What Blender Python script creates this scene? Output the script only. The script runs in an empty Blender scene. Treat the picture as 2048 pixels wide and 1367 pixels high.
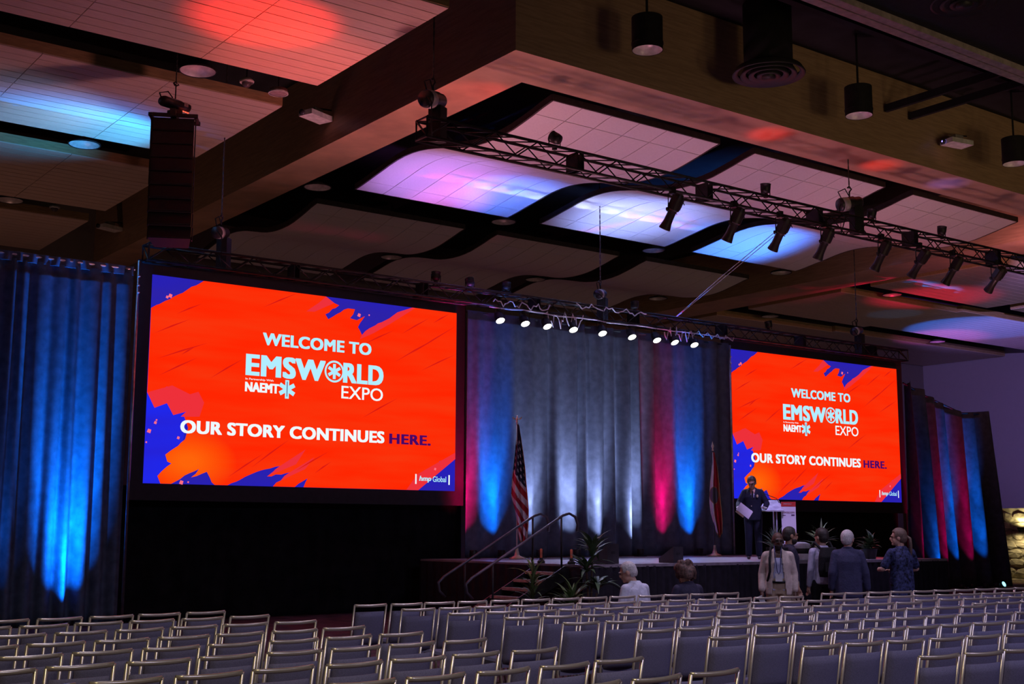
import bpy, math, random
from mathutils import Vector, Matrix, Euler
random.seed(7)
SC = bpy.context.scene
COL = SC.collection
R = math.radians
PI = math.pi

# ------------------------------------------------------------------ camera
YAW, PITCH, ROLL, HC, FPX = 0.638595514, 0.148934163, 0.00328698982, 1.7, 2506.77
def _axes():
    cp, sp = math.cos(PITCH), math.sin(PITCH)
    f = Vector((0, cp, sp)); r = Vector((1, 0, 0)); u = Vector((0, -sp, cp))
    c, s = math.cos(ROLL), math.sin(ROLL)
    r, u = c*r + s*u, -s*r + c*u
    M = Matrix.Rotation(-YAW, 3, 'Z')
    return M @ f, M @ r, M @ u
_f, _r, _u = _axes()
cam_d = bpy.data.cameras.new('camera'); cam = bpy.data.objects.new('camera', cam_d); COL.objects.link(cam)
cam_d.sensor_width = 36.0; cam_d.lens = FPX/2048*36; cam_d.clip_end = 300
cam.matrix_world = Matrix(((_r.x, _u.x, -_f.x, 0), (_r.y, _u.y, -_f.y, 0), (_r.z, _u.z, -_f.z, HC), (0, 0, 0, 1)))
SC.camera = cam

# ------------------------------------------------------------------ world, exposure
SC.view_settings.view_transform = 'Standard'; SC.view_settings.look = 'None'
SC.view_settings.gamma = 1.0; SC.view_settings.use_curve_mapping = False
SC.view_settings.exposure = 0.0
W_ = bpy.data.worlds.new('world'); SC.world = W_; W_.use_nodes = True
W_.node_tree.nodes['Background'].inputs[0].default_value = (0.50, 0.35, 0.24, 1)
W_.node_tree.nodes['Background'].inputs[1].default_value = 0.055

def lin(c):
    c = c/255.0
    return c/12.92 if c <= 0.04045 else ((c+0.055)/1.055)**2.4
def rgb(r, g, b): return (lin(r), lin(g), lin(b))

def spot(name, loc, target, power, color, angle=40, blend=0.6, radius=0.06, parent=None):
    d = bpy.data.lights.new(name, 'SPOT'); d.energy = power; d.color = color
    d.spot_size = R(angle); d.spot_blend = blend; d.shadow_soft_size = radius
    o = bpy.data.objects.new(name, d); COL.objects.link(o)
    q = (Vector(target)-Vector(loc)).to_track_quat('-Z', 'Y')
    if parent is not None:
        o.parent = parent; o.matrix_parent_inverse = Matrix.Identity(4)
        M = mw(parent).inverted() @ (Matrix.Translation(loc) @ q.to_matrix().to_4x4())
        o.matrix_local = M
    else:
        o.location = loc; o.rotation_mode = 'QUATERNION'; o.rotation_quaternion = q
    return o
def mw(o):
    m = o.matrix_basis.copy()
    return mw(o.parent) @ m if o.parent else m


# house lights: dimmed lamps high over the seating, warm near the camera, cool over the middle
for (x_, y_, z_, tx_, ty_, p_, c_) in ((1.5, 1.0, 9.0, 3.0, 6.0, 950, (1.0, 0.84, 0.50)), (7.0, -1.5, 9.0, 9.0, 6.0, 1100, (0.62, 0.60, 1.0)), (14.0, -1.0, 9.0, 14.0, 8.0, 1100, (0.60, 0.54, 1.0)),
        (5.0, 11.5, 9.1, 5.0, 11.0, 380, (0.80, 0.75, 1.0)), (11.0, 10.5, 9.1, 11.0, 10.0, 560, (0.72, 0.68, 1.0)), (16.5, 9.5, 9.1, 16.5, 10.0, 650, (0.80, 0.66, 1.0)), (13.2, 13.9, 9.1, 13.8, 12.5, 950, (0.85, 0.66, 1.0))):
    spot('house_fill_lamp', (x_, y_, z_), (tx_, ty_, 0), p_, c_, 95, 1.0, 0.25)
for x_ in (11.5, 16.0, 20.5, 25.0, 29.5):     # unseen warm fill added behind the camera for the beam's front face
    spot('house_fill_lamp', (x_, -2.5, 2.6), (x_+5.0, 15.2, 9.9), 360, (1.0, 0.70, 0.36), 60, 1.0, 1.2)

# ------------------------------------------------------------------ materials
_M = {}
def mat(name, col, rough=0.6, metal=0.0, var=0.12, scale=8.0, emit=None, es=1.0, bump=0.0, bscale=60.0, spec=0.5, stretch=None):
    if name in _M: return _M[name]
    m = bpy.data.materials.new(name); m.use_nodes = True
    nt = m.node_tree; b = nt.nodes['Principled BSDF']
    b.inputs['Roughness'].default_value = rough; b.inputs['Metallic'].default_value = metal
    b.inputs['Specular IOR Level'].default_value = spec
    tc = nt.nodes.new('ShaderNodeTexCoord'); mp = nt.nodes.new('ShaderNodeMapping')
    if stretch: mp.inputs['Scale'].default_value = stretch
    nt.links.new(tc.outputs['Object'], mp.inputs['Vector'])
    nz = nt.nodes.new('ShaderNodeTexNoise'); nz.inputs['Scale'].default_value = scale; nz.inputs['Detail'].default_value = 3
    nt.links.new(mp.outputs[0], nz.inputs['Vector'])
    rp = nt.nodes.new('ShaderNodeValToRGB')
    lo = [max(0, c*(1-var*2)) for c in col[:3]]; hi = [min(1, c*(1+var*2)) for c in col[:3]]
    rp.color_ramp.elements[0].position = 0.3; rp.color_ramp.elements[1].position = 0.7
    rp.color_ramp.elements[0].color = (*lo, 1); rp.color_ramp.elements[1].color = (*hi, 1)
    nt.links.new(nz.outputs['Fac'], rp.inputs['Fac']); nt.links.new(rp.outputs['Color'], b.inputs['Base Color'])
    if emit is not None:
        b.inputs['Emission Color'].default_value = (*emit, 1); b.inputs['Emission Strength'].default_value = es
    if bump > 0:
        n2 = nt.nodes.new('ShaderNodeTexNoise'); n2.inputs['Scale'].default_value = bscale
        nt.links.new(mp.outputs[0], n2.inputs['Vector'])
        bp = nt.nodes.new('ShaderNodeBump'); bp.inputs['Strength'].default_value = bump; bp.inputs['Distance'].default_value = 0.02
        nt.links.new(n2.outputs['Fac'], bp.inputs['Height']); nt.links.new(bp.outputs[0], b.inputs['Normal'])
    _M[name] = m
    return m
def glow(name, col, strength=1.0, var=0.0, col2=None, scale=1.0):
    """emitting display surface / lamp lens"""
    if name in _M: return _M[name]
    m = bpy.data.materials.new(name); m.use_nodes = True; nt = m.node_tree; nt.nodes.clear()
    o = nt.nodes.new('ShaderNodeOutputMaterial'); e = nt.nodes.new('ShaderNodeEmission')
    e.inputs['Strength'].default_value = strength; e.inputs['Color'].default_value = (*col, 1)
    if col2 is not None:
        tc = nt.nodes.new('ShaderNodeTexCoord'); nz = nt.nodes.new('ShaderNodeTexNoise'); nz.inputs['Scale'].default_value = scale
        mp = nt.nodes.new('ShaderNodeMapping'); mp.inputs['Rotation'].default_value = (0, R(32), 0); mp.inputs['Scale'].default_value = (0.35, 1, 2.6)
        nt.links.new(tc.outputs['Object'], mp.inputs['Vector']); nt.links.new(mp.outputs[0], nz.inputs['Vector'])
        rp = nt.nodes.new('ShaderNodeValToRGB'); rp.color_ramp.elements[0].position = 0.35; rp.color_ramp.elements[1].position = 0.7
        rp.color_ramp.elements[0].color = (*col, 1); rp.color_ramp.elements[1].color = (*col2, 1)
        nt.links.new(nz.outputs['Fac'], rp.inputs['Fac']); nt.links.new(rp.outputs[0], e.inputs['Color'])
    nt.links.new(e.outputs[0], o.inputs['Surface'])
    _M[name] = m
    return m

# ------------------------------------------------------------------ mesh builder
class MB:
    def __init__(s): s.v = []; s.f = []
    def add(s, vs, fs):
        n = len(s.v); s.v += [tuple(v) for v in vs]; s.f += [tuple(i+n for i in f) for f in fs]; return s
    def box(s, x0, x1, y0, y1, z0, z1, M=None):
        vs = [(x, y, z) for x in (x0, x1) for y in (y0, y1) for z in (z0, z1)]
        if M is not None: vs = [M @ Vector(v) for v in vs]
        return s.add(vs, [(0,1,3,2),(4,6,7,5),(0,4,5,1),(2,3,7,6),(0,2,6,4),(1,5,7,3)])
    def cbox(s, c, d, M=None):
        return s.box(c[0]-d[0]/2, c[0]+d[0]/2, c[1]-d[1]/2, c[1]+d[1]/2, c[2]-d[2]/2, c[2]+d[2]/2, M)
    def tube(s, pts, r, n=8, caps=True):
        pts = [Vector(p) for p in pts]
        rs = r if isinstance(r, (list, tuple)) else [r]*len(pts)
        rings = []; prev = None
        for i, p in enumerate(pts):
            if i == 0: t = pts[1]-pts[0]
            elif i == len(pts)-1: t = pts[-1]-pts[-2]
            else: t = (pts[i+1]-pts[i]).normalized() + (pts[i]-pts[i-1]).normalized()
            if t.length < 1e-9: t = Vector((0, 0, 1))
            t.normalize()
            if prev is None:
                a = Vector((0, 0, 1)) if abs(t.z) < 0.9 else Vector((1, 0, 0))
                a = (a - t*a.dot(t)).normalized()
            else:
                a = prev - t*prev.dot(t)
                a = a.normalized() if a.length > 1e-6 else t.orthogonal().normalized()
            prev = a; b = t.cross(a)
            rings.append([p + (a*math.cos(2*PI*k/n) + b*math.sin(2*PI*k/n))*rs[i] for k in range(n)])
        vs = [v for rg in rings for v in rg]; fs = []
        for i in range(len(rings)-1):
            for k in range(n):
                k2 = (k+1) % n
                fs.append((i*n+k, i*n+k2, (i+1)*n+k2, (i+1)*n+k))
        if caps:
            fs.append(tuple(range(n-1, -1, -1))); fs.append(tuple((len(rings)-1)*n+k for k in range(n)))
        return s.add(vs, fs)
    def lathe(s, prof, n=20, M=None):
        """prof: list of (r, z) about z"""
        vs = []; fs = []
        for r, z in prof:
            for k in range(n):
                a = 2*PI*k/n; vs.append(Vector((r*math.cos(a), r*math.sin(a), z)))
        for i in range(len(prof)-1):
            for k in range(n):
                k2 = (k+1) % n; fs.append((i*n+k, i*n+k2, (i+1)*n+k2, (i+1)*n+k))
        if M is not None: vs = [M @ v for v in vs]
        return s.add(vs, fs)
    def ell(s, c, r, M=None, n=14, m=9):
        vs = []; fs = []
        for i in range(m+1):
            t = PI*i/m
            for k in range(n):
                a = 2*PI*k/n
                vs.append(Vector((c[0]+r[0]*math.sin(t)*math.cos(a), c[1]+r[1]*math.sin(t)*math.sin(a), c[2]+r[2]*math.cos(t))))
        for i in range(m):
            for k in range(n):
                k2 = (k+1) % n; fs.append((i*n+k, (i+1)*n+k, (i+1)*n+k2, i*n+k2))
        if M is not None: vs = [M @ v for v in vs]
        return s.add(vs, fs)
    def poly_prism(s, pts, y0, y1):
        """pts (x,z) polygon -> prism between y0 and y1"""
        n = len(pts)
        vs = [(p[0], y0, p[1]) for p in pts] + [(p[0], y1, p[1]) for p in pts]
        fs = [tuple(range(n)), tuple(range(2*n-1, n-1, -1))] + [(i, i+n, (i+1) % n + n, (i+1) % n) for i in range(n)]
        return s.add(vs, fs)
    def sheet(s, fn, nu, nv, thick=0.0):
        vs = [fn(i/nu, j/nv) for j in range(nv+1) for i in range(nu+1)]
        fs = [(j*(nu+1)+i, j*(nu+1)+i+1, (j+1)*(nu+1)+i+1, (j+1)*(nu+1)+i) for j in range(nv) for i in range(nu)]
        return s.add(vs, fs)
    def mesh(s, name, m=None, smooth=False):
        me = bpy.data.meshes.new(name); me.from_pydata([tuple(v) for v in s.v], [], s.f); me.update()
        if m: me.materials.append(m)
        if smooth: me.polygons.foreach_set('use_smooth', [True]*len(me.polygons))
        return me
    def build(s, name, m, parent=None, smooth=False, loc=None):
        return place(name, s.mesh(name, m, smooth), parent, loc)

def place(name, me, parent=None, loc=None, rz=None):
    o = bpy.data.objects.new(name, me); COL.objects.link(o)
    if parent is not None: o.parent = parent
    if loc is not None: o.location = loc
    if rz is not None: o.rotation_euler = (0, 0, rz)
    return o
def tag(o, label=None, cat=None, group=None, kind=None):
    if label: o['label'] = label
    if cat: o['category'] = cat
    if group: o['group'] = group
    if kind: o['kind'] = kind
    return o
def thing(name, label, cat, loc=(0, 0, 0), rz=0.0, group=None):
    o = bpy.data.objects.new(name, None); COL.objects.link(o); o.empty_display_size = 0.1
    o.location = loc; o.rotation_euler = (0, 0, rz)
    return tag(o, label, cat, group)
def struct(name, mb, m, parent=None, smooth=False, label=None):
    o = mb.build(name, m, parent, smooth); o['kind'] = 'structure'
    if label: o['label'] = label
    return o
def copy_tree(o, parent=None):
    c = o.copy(); COL.objects.link(c); c.parent = parent
    for ch in list(o.children): copy_tree(ch, c)
    return c
ORD = ['zero', 'first', 'second', 'third', 'fourth', 'fifth', 'sixth', 'seventh', 'eighth', 'ninth', 'tenth', 'eleventh', 'twelfth', 'thirteenth', 'fourteenth', 'fifteenth', 'sixteenth']

# ------------------------------------------------------------------ palette
BLACK = mat('black_paint', (0.012, 0.012, 0.013), 0.75, var=0.2)
DECKB = mat('black_plenum', (0.010, 0.010, 0.012), 0.9, var=0.3, scale=2)
MBLK = mat('black_metal', (0.02, 0.02, 0.022), 0.45, 0.3, var=0.2)
TRUSSM = mat('truss_black', (0.030, 0.028, 0.03), 0.42, 0.5, var=0.2)
STEEL = mat('bare_steel', (0.5, 0.5, 0.52), 0.3, 0.9)
WHITEP = mat('white_plastic', (0.75, 0.74, 0.74), 0.5)
PLANK = mat('maple_plank', (0.62, 0.50, 0.40), 0.45, var=0.06, scale=3, stretch=(1.0, 12, 12))
PLANKF = mat('maple_fascia', (0.40, 0.27, 0.13), 0.6, var=0.10, scale=3, stretch=(1.5, 10, 10))
BEAMW = mat('oak_veneer', (0.50, 0.335, 0.21), 0.42, var=0.08, scale=2.0, stretch=(1, 1, 14))
TILE = mat('white_acoustic_tile', (0.78, 0.76, 0.76), 0.55, var=0.02, scale=30)
RIM = mat('dark_rim', (0.05, 0.035, 0.035), 0.7)
VELB = mat('black_velour', (0.008, 0.008, 0.010), 0.95, var=0.25, scale=3, spec=0.15)
VELG = mat('grey_velour', (0.092, 0.105, 0.155), 0.9, var=0.10, scale=6, spec=0.2)
VELN = mat('navy_velour', (0.10, 0.13, 0.20), 0.9, var=0.12, scale=6, spec=0.2)
CARPET = mat('maroon_carpet', (0.07, 0.025, 0.03), 0.95, var=0.35, scale=3, bump=0.3, bscale=300)
CHROME = mat('champagne_metal', (0.60, 0.52, 0.42), 0.28, 0.6, var=0.04)
FABRIC = mat('slate_fabric', (0.150, 0.138, 0.235), 0.85, var=0.12, scale=180, bump=0.15, bscale=500)

# ------------------------------------------------------------------ floor, walls, ceiling
struct('floor', MB().box(-8, 50.4, -4, 36, -0.1, 0.0), CARPET)
struct('wall_back', MB().box(-8, 50.4, 35.3, 35.6, 0, 10.9), mat('back_wall_paint', (0.22, 0.19, 0.19), 0.85, var=0.01))
struct('wall_right', MB().box(50.2, 50.5, -4, 35.3, 0, 10.9), mat('right_wall_paint', (0.42, 0.40, 0.46), 0.85, var=0.01))
ceil = struct('ceiling', MB().box(-8, 50.4, -4, 35.6, 10.9, 11.0), DECKB)
for y in (5.2, 7.0, 8.9, 11.95, 13.0):   # roof joists and ducts in the open plenum
    MB().box(12.0, 34, y, y+0.14, 10.35, 10.9).build('roof_joist', DECKB, ceil)
MB().tube([(12, 12.45, 10.55), (34, 12.45, 10.55)], 0.28, 12).build('air_duct', mat('duct_black', (0.016, 0.016, 0.018), 0.6), ceil, True)
for x in (20.6, 21.4):
    MB().box(x, x+0.08, 5, 15.1, 10.1, 10.25).build('roof_joist', DECKB, ceil)

# dropped beams (bulkheads) round the middle of the ceiling
ZB = 9.2
def beam(name, x0, x1, y0, y1):
    return struct(name, MB().box(x0, x1, y0, y1, ZB, 10.9), BEAMW)
beam('trim_1', 11.3, 12.25, 15.15, 35.3)
beam('trim_2', 12.25, 31.2, 15.15, 16.25)
beam('trim_3', 29.6, 31.2, 16.25, 35.3)
struct('trim_4', MB().box(12, 40, 11.15, 11.30, 9.40, 9.55).box(12, 40, 11.36, 11.52, 9.42, 9.55).box(12, 40, 11.28, 11.38, 9.50, 9.9), mat('track_aluminium', (0.55, 0.47, 0.47), 0.45, 0.2), label='pale metal partition track across the dark ceiling')
struct('trim_5', MB().box(12, 40, 6.5, 11.15, 9.50, 9.9), mat('bulkhead_navy', (0.016, 0.016, 0.022), 0.8))

# wood plank ceiling panels on the left
def plank_panel(label, y0, y1, xs, z=9.3, boards=14, seg=True):
    t = thing('ceiling_panel', label, 'ceiling panel', ((xs[0]+xs[-1])/2, (y0+y1)/2, z), 0, 'plank ceiling panels')
    cx, cy = t.location.x, t.location.y
    MB().box(xs[-1]-cx, xs[0]-cx, y0-cy, y1-cy, 0.022, 0.20).build('panel_frame', PLANKF, t)
    bw = (y1-y0)/boards
    for k in range(len(xs)-1):
        L = xs[k]-xs[k+1]-0.012
        me = MB().box(-L/2, L/2, -bw/2+0.009, bw/2-0.009, 0, 0.022).mesh('plank', PLANK)
        for b in range(boards):
            place('plank', me, t, ((xs[k]+xs[k+1])/2-cx, y0+bw*(b+0.5)-cy, random.uniform(-0.002, 0.002)))
    return t
plank_panel('wood plank ceiling panel with the bright red light patch, top left', 14.65, 18.75, [9.7, 7.57, 5.44, 3.31])
plank_panel('wood plank ceiling panel lit blue along its far edge, behind the speaker array', 20.1, 24.05, [9.7, 7.57, 5.44, 3.31])
plank_panel('dim olive-brown plank ceiling panel left of the speaker array', 25.4, 29.6, [9.7, 7.57, 5.44])
plank_panel('dark maroon plank ceiling panel just above the blue drape', 30.85, 35.0, [9.7, 7.57])
# right-hand wood panels, far away: boards too fine to pick apart
def far_panel(label, x0, x1, y0, y1, z):
    t = thing('ceiling_panel', label, 'ceiling panel', ((x0+x1)/2, (y0+y1)/2, z), 0, 'plank ceiling panels')
    dx, dy = (x1-x0)/2, (y1-y0)/2
    MB().box(-dx, dx, -dy, dy, 0.02, 0.22).build('panel_frame', PLANKF, t)
    m = MB(); n = 14; w = 2*dy/n
    for k in range(n): m.box(-dx, dx, -dy+k*w+0.008, -dy+(k+1)*w-0.008, 0, 0.02)
    tag(m.build('planks', PLANK, t), kind='stuff')
    return t
far_panel('pink-lit plank ceiling panel with a crimson far edge, right of the beam', 32.1, 38.4, 19.9, 24.35, 9.3)
far_panel('dark brown plank ceiling panel above the right screen', 32.1, 38.4, 25.5, 29.5, 9.3)
far_panel('dim brown plank ceiling panel meeting the back wall', 32.1, 38.4, 31.0, 35.2, 9.3)
far_panel('violet-lit ceiling panel at the right frame edge', 39.6, 50.1, 19.0, 24.2, 9.35)
far_panel('blue and magenta lit ceiling panel beside the right wall', 38.6, 50.1, 25.4, 29.4, 9.35)
far_panel('ceiling panel in the far right corner of the room', 38.6, 50.1, 31.0, 35.2, 9.35)

# wavy tiled panels inside the beams
WAVE = [(16.9, 9.31), (17.5, 9.19), (18.2, 9.07), (18.9, 9.05), (19.6, 9.12), (20.3, 9.28), (21.0, 9.43), (21.6, 9.50), (22.2, 9.49), (22.9, 9.39), (24.0, 9.24)]
def wz(y):
    for (a, za), (b, zb) in zip(WAVE, WAVE[1:]):
        if y <= b:
            i = WAVE.index((a, za)); t = (y-a)/(b-a)
            p0 = WAVE[max(0, i-1)][1]; p3 = WAVE[min(len(WAVE)-1, i+2)][1]
            return 0.5*((2*za)+(-p0+zb)*t+(2*p0-5*za+4*zb-p3)*t*t+(-p0+3*za-3*zb+p3)*t**3)
    return WAVE[-1][1]
YB = [16.9, 17.42, 19.4, 21.4, 23.48, 24.0]
def tile_mesh(a, b, w):
    m = MB(); n = max(2, int((b-a)/0.16)); g = 0.008
    top = []; 
    for i in range(n+1):
        y = a+g+(b-a-2*g)*i/n; z = wz(y); top.append((y, z))
    x0, x1 = -w/2+g, w/2-g
    m.add([(x, y, z) for y, z in top for x in (x0, x1)], [(2*i, 2*i+1, 2*i+3, 2*i+2) for i in range(n)])
    nb = n
    m.add([(x, y, z+0.03) for y, z in top for x in (x0, x1)], [(2*i, 2*i+2, 2*i+3, 2*i+1) for i in range(n)])
    for x in (x0, x1):
        m.add([(x, y, z+d) for y, z in top for d in (0, 0.03)], [(2*i, 2*i+1, 2*i+3, 2*i+2) for i in range(n)])
    for y, z in (top[0], top[-1]):
        m.add([(x0, y, z), (x1, y, z), (x1, y, z+0.03), (x0, y, z+0.03)], [(0, 1, 2, 3)])
    me = m.mesh('ceiling_tile', TILE)
    me.polygons.foreach_set('use_smooth', [k < 2*nb for k in range(len(me.polygons))])
    return me
TW = 4.24/6
TM = [tile_mesh(YB[j], YB[j+1], TW) for j in range(5)]
rimm = MB()
for sx in (-2.12, 2.12):
    for i in range(24):
        a = 16.9+7.1*i/24; b = 16.9+7.1*(i+1)/24
        za, zb = wz(a), wz(b); x0, x1 = sx-0.02, sx+0.02
        rimm.add([(x0, a, za-0.004), (x1, a, za-0.004), (x1, b, zb-0.004), (x0, b, zb-0.004), (x0, a, za+0.12), (x1, a, za+0.12), (x1, b, zb+0.12), (x0, b, zb+0.12)],
                 [(0, 1, 2, 3), (4, 7, 6, 5), (0, 4, 5, 1), (3, 2, 6, 7), (0, 3, 7, 4), (1, 5, 6, 2)])
rimm = rimm.box(-2.12, 2.12, 16.87, 16.9, 9.31, 9.43).box(-2.12, 2.12, 24.0, 24.03, 9.24, 9.36).mesh('panel_rim', RIM)
wl = [['pink wavy tiled ceiling panel left of the black gap, nearest the beam corner', 'blue-white wavy tiled ceiling panel in the middle column', 'bright blue wavy tiled ceiling panel nearest the right beam'],
      ['dark wavy ceiling panel behind the hoist above the left screen', 'dark wavy ceiling panel above the drape centre', 'dark wavy ceiling panel behind the sloping cables']]
for rrow in range(2):
    for c in range(3):
        cx = 13.45+2.1+5.25*c
        t = thing('wave_ceiling_panel', wl[rrow][c], 'ceiling panel', (cx, 8.95*rrow, 0), 0, 'wavy tiled ceiling panels')
        place('panel_rim', rimm, t)
        for j in range(5):
            for i in range(6):
                place('ceiling_tile', TM[j], t, (-2.12+TW*(i+0.5), 0, 0))

# recessed downlights, pendant cylinders, air diffusers
DLR = mat('downlight_reflector', (0.6, 0.58, 0.58), 0.35, 0.2)
dl_me = MB().lathe([(0.30, -0.02), (0.315, -0.03), (0.32, 0.0), (0.30, 0.02)], 28).mesh('trim_ring', MBLK)
dr_me = MB().lathe([(0.295, -0.02), (0.25, 0.02), (0.16, 0.07), (0.02, 0.09)], 28).mesh('reflector', DLR, True)
dls = [((7.80, 19.43), 'round ceiling downlight beside the chain above the speaker array'), ((7.6, 24.7), 'round ceiling downlight glowing blue at upper left'), ((7.6, 30.1), 'round ceiling downlight at the left frame edge'), ((12.85, 24.7), 'round ceiling downlight in the black gap by the left beam'),
       ((18.1, 24.75), 'round ceiling downlight below the pink wavy panel'), ((23.3, 24.85), 'round ceiling downlight under the blue-white wavy panel'), ((28.4, 24.75), 'round ceiling downlight at the corner of the right beam'), ((18.0, 30.0), 'round ceiling downlight between dark wavy panels above the left screen'),
       ((23.2, 30.05), 'round ceiling downlight above the centre truss hoist'), ((28.4, 30.1), 'round ceiling downlight beside the sloping cables'), ((34.0, 24.95), 'round ceiling downlight in the gap by the crimson panel edge'), ((34.0, 30.2), 'round ceiling downlight above the right truss'), ((44.0, 30.2), 'round ceiling downlight at the far right corner')]
for (x, y), lb in dls:
    t = thing('ceiling_downlight', lb, 'downlight', (x, y, 9.36), 0, 'ceiling downlights')
    place('trim_ring', dl_me, t); place('reflector', dr_me, t)
    MB().tube([(0, 0, 0.09), (0, 0, 1.5)], 0.03, 6).build('stem', MBLK, t)
cy_b = MB().lathe([(0.24, 0.0), (0.25, 0.0), (0.25, 0.55), (0.0, 0.56)], 28).lathe([(0.252, 0.10), (0.258, 0.10), (0.258, 0.13), (0.252, 0.13)], 28).mesh('housing', BLACK, False)
cy_r = MB().lathe([(0.24, 0.005), (0.22, 0.10), (0.12, 0.16), (0.01, 0.17)], 28).mesh('reflector', mat('cylinder_reflector', (0.85, 0.82, 0.82), 0.3, 0.1), True)
for x, lb in ((13.15, 'black pendant cylinder downlight nearest the beam corner'), (18.45, 'black pendant cylinder downlight in the middle, right of the round diffuser'), (23.55, 'black pendant cylinder downlight at the right frame edge')):
    t = thing('pendant_downlight', lb, 'pendant light', (x, 14.1, 9.3), 0, 'pendant cylinder downlights')
    place('housing', cy_b, t); place('reflector', cy_r, t)
    MB().tube([(0, 0, 0.55), (0, 0, 1.6)], 0.02, 8).build('stem', BLACK, t)
DIFM = mat('diffuser_black', (0.03, 0.03, 0.034), 0.5)
for (x, y), lb in (((15.95, 14.05), 'round black air diffuser with concentric rings beside the beam'), ((16.0, 10.25), 'round black air diffuser cut by the top frame edge')):
    t = thing('air_diffuser', lb, 'air vent', (x, y, 9.5), 0, 'round air diffusers')
    for k in range(4):
        r = 0.62-0.14*k
        MB().lathe([(r-0.09, 0.05-0.02*k), (r, -0.0-0.012*k), (r+0.01, 0.02-0.012*k), (r-0.05, 0.12)], 40).build('ring', DIFM, t, True)
    MB().lathe([(0.0, -0.06), (0.12, -0.05), (0.10, 0.05)], 24).build('centre_cap', DIFM, t, True)
    MB().tube([(0, 0, 0.1), (0, 0, 1.3)], 0.42, 24).build('duct_collar', DECKB, t, True)
# small ceiling devices
for (x, y), lb in (((8.72, 19.5), 'small white dome camera in the black gap beside the red panel'), ((8.7, 30.3), 'small pale dome camera above the maroon panel')):
    t = thing('dome_camera', lb, 'camera', (x, y, 9.36), 0, 'ceiling dome cameras')
    MB().lathe([(0.12, 0.0), (0.13, 0.03), (0.08, 0.08), (0.02, 0.09)], 20).build('mount', WHITEP, t, True)
    MB().lathe([(0.0, -0.08), (0.05, -0.07), (0.08, -0.03), (0.085, 0.0)], 20).build('dome', mat('smoked_dome', (0.08, 0.07, 0.08), 0.15), t, True)
    MB().tube([(0, 0, 0.08), (0, 0, 1.5)], 0.012, 6).build('stem', MBLK, t)
t = thing('ceiling_speaker', 'round reddish ceiling speaker grille next to the dome camera', 'speaker', (9.42, 19.70, 9.38)); t.scale = (0.72, 0.72, 0.72)
MB().lathe([(0.0, -0.012), (0.2, -0.01), (0.225, 0.0), (0.225, 0.1), (0.0, 0.12)], 26).build('grille', mat('speaker_grille', (0.35, 0.25, 0.26), 0.7), t, True)
MB().lathe([(0.225, -0.015), (0.245, -0.015), (0.245, 0.02), (0.225, 0.02)], 26).build('trim_ring', WHITEP, t)
MB().tube([(0, 0, 0.1), (0, 0, 1.5)], 0.012, 6).build('stem', MBLK, t)
def projector(lb, loc, rz, arm):
    t = thing('ceiling_projector', lb, 'projector', loc, rz, 'ceiling projectors')
    MB().box(-0.30, 0.30, -0.17, 0.17, 0.0, 0.10).build('housing', WHITEP, t)
    MB().lathe([(0.05, 0), (0.06, 0.05), (0.0, 0.06)], 16, Matrix.Translation((-0.31, 0.05, 0.05)) @ Matrix.Rotation(-PI/2, 4, 'Y')).build('lens', mat('lens_glass', (0.05, 0.05, 0.08), 0.1), t, True)
    MB().tube([(0, 0, 0.10), (0, 0, 0.22), arm], 0.018, 8).build('mounting_arm', MBLK, t)
    MB().cbox((0, 0, 0.16), (0.22, 0.16, 0.09)).build('bracket', mat('grey_bracket', (0.35, 0.33, 0.33), 0.5), t)
    return t
projector('white projector box on the dark side of the left beam', (10.95, 21.2, 9.62), R(20), (0.35, -0.1, 0.25))
projector('dim projector box low on the left beam above the blue drape', (10.95, 33.0, 9.68), R(20), (0.35, -0.1, 0.25))
pj_ = projector('projector on an angled arm against the brown front beam', (22.65, 14.85, 9.72), R(-10), (0.55, 0.25, 0.35))
MB().ell((-0.36, 0.05, 0.05), (0.02, 0.02, 0.02)).build('status_light', glow('status_blue', (0.25, 0.2, 1.0), 3), pj_)

# ------------------------------------------------------------------ drapes
def drape(name, label, cat, x0, x1, y, z0, ztop, m, folds, amp, seed, parent=None, res=10, valance=None, lean=0.0, sharp=1.0):
    rnd = random.Random(seed)
    nu = int(folds*res); L = x1-x0
    ph = [rnd.uniform(-0.9, 0.9) for _ in range(int(folds)+3)]
    am = [rnd.uniform(0.35, 1.3) for _ in range(int(folds)+3)]
    def fn(u, v):
        fpos = u*folds; k = int(fpos); fr = fpos-k
        a = am[k]*(1-fr)+am[k+1]*fr; p = ph[k]*(1-fr)+ph[k+1]*fr
        w = math.sin(2*PI*fpos + p*1.6*(0.4+v))
        w = math.copysign(abs(w)**sharp, w)
        spread = 0.55+0.45*(1-v)
        zt = ztop(u) if callable(ztop) else ztop
        yy = y + amp*a*w*spread + 0.35*amp*math.sin(5.3*fpos+seed)*(1-v*0.5)
        xx = x0 + L*u + 0.10*amp*math.cos(2*PI*fpos) + lean*(1-v)*(0.5+0.5*u)
        return (xx, yy, z0+(zt-z0)*v)
    mb = MB().sheet(fn, nu, 26)
    o = mb.build(name, m, parent, True)
    md = o.modifiers.new('solid', 'SOLIDIFY'); md.thickness = 0.006
    if parent is None: tag(o, label, cat)
    return o
# left blue-lit drape
t = thing('stage_drape', 'tall navy drape lit blue left of the left screen', 'curtain', (6.3, 22.7, 0))
drape('drape_cloth', None, None, -2.3, 1.72, 0, 0.02, 6.42, VELN, 13, 0.10, 3, t, 12)
drape('top_hem', None, None, -2.3, 1.72, -0.02, 6.38, 6.55, VELN, 20, 0.02, 4, t, 8)
MB().tube([(-2.4, 0, 6.5), (1.75, 0, 6.5)], 0.022, 8).build('top_pipe', STEEL, t)
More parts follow.
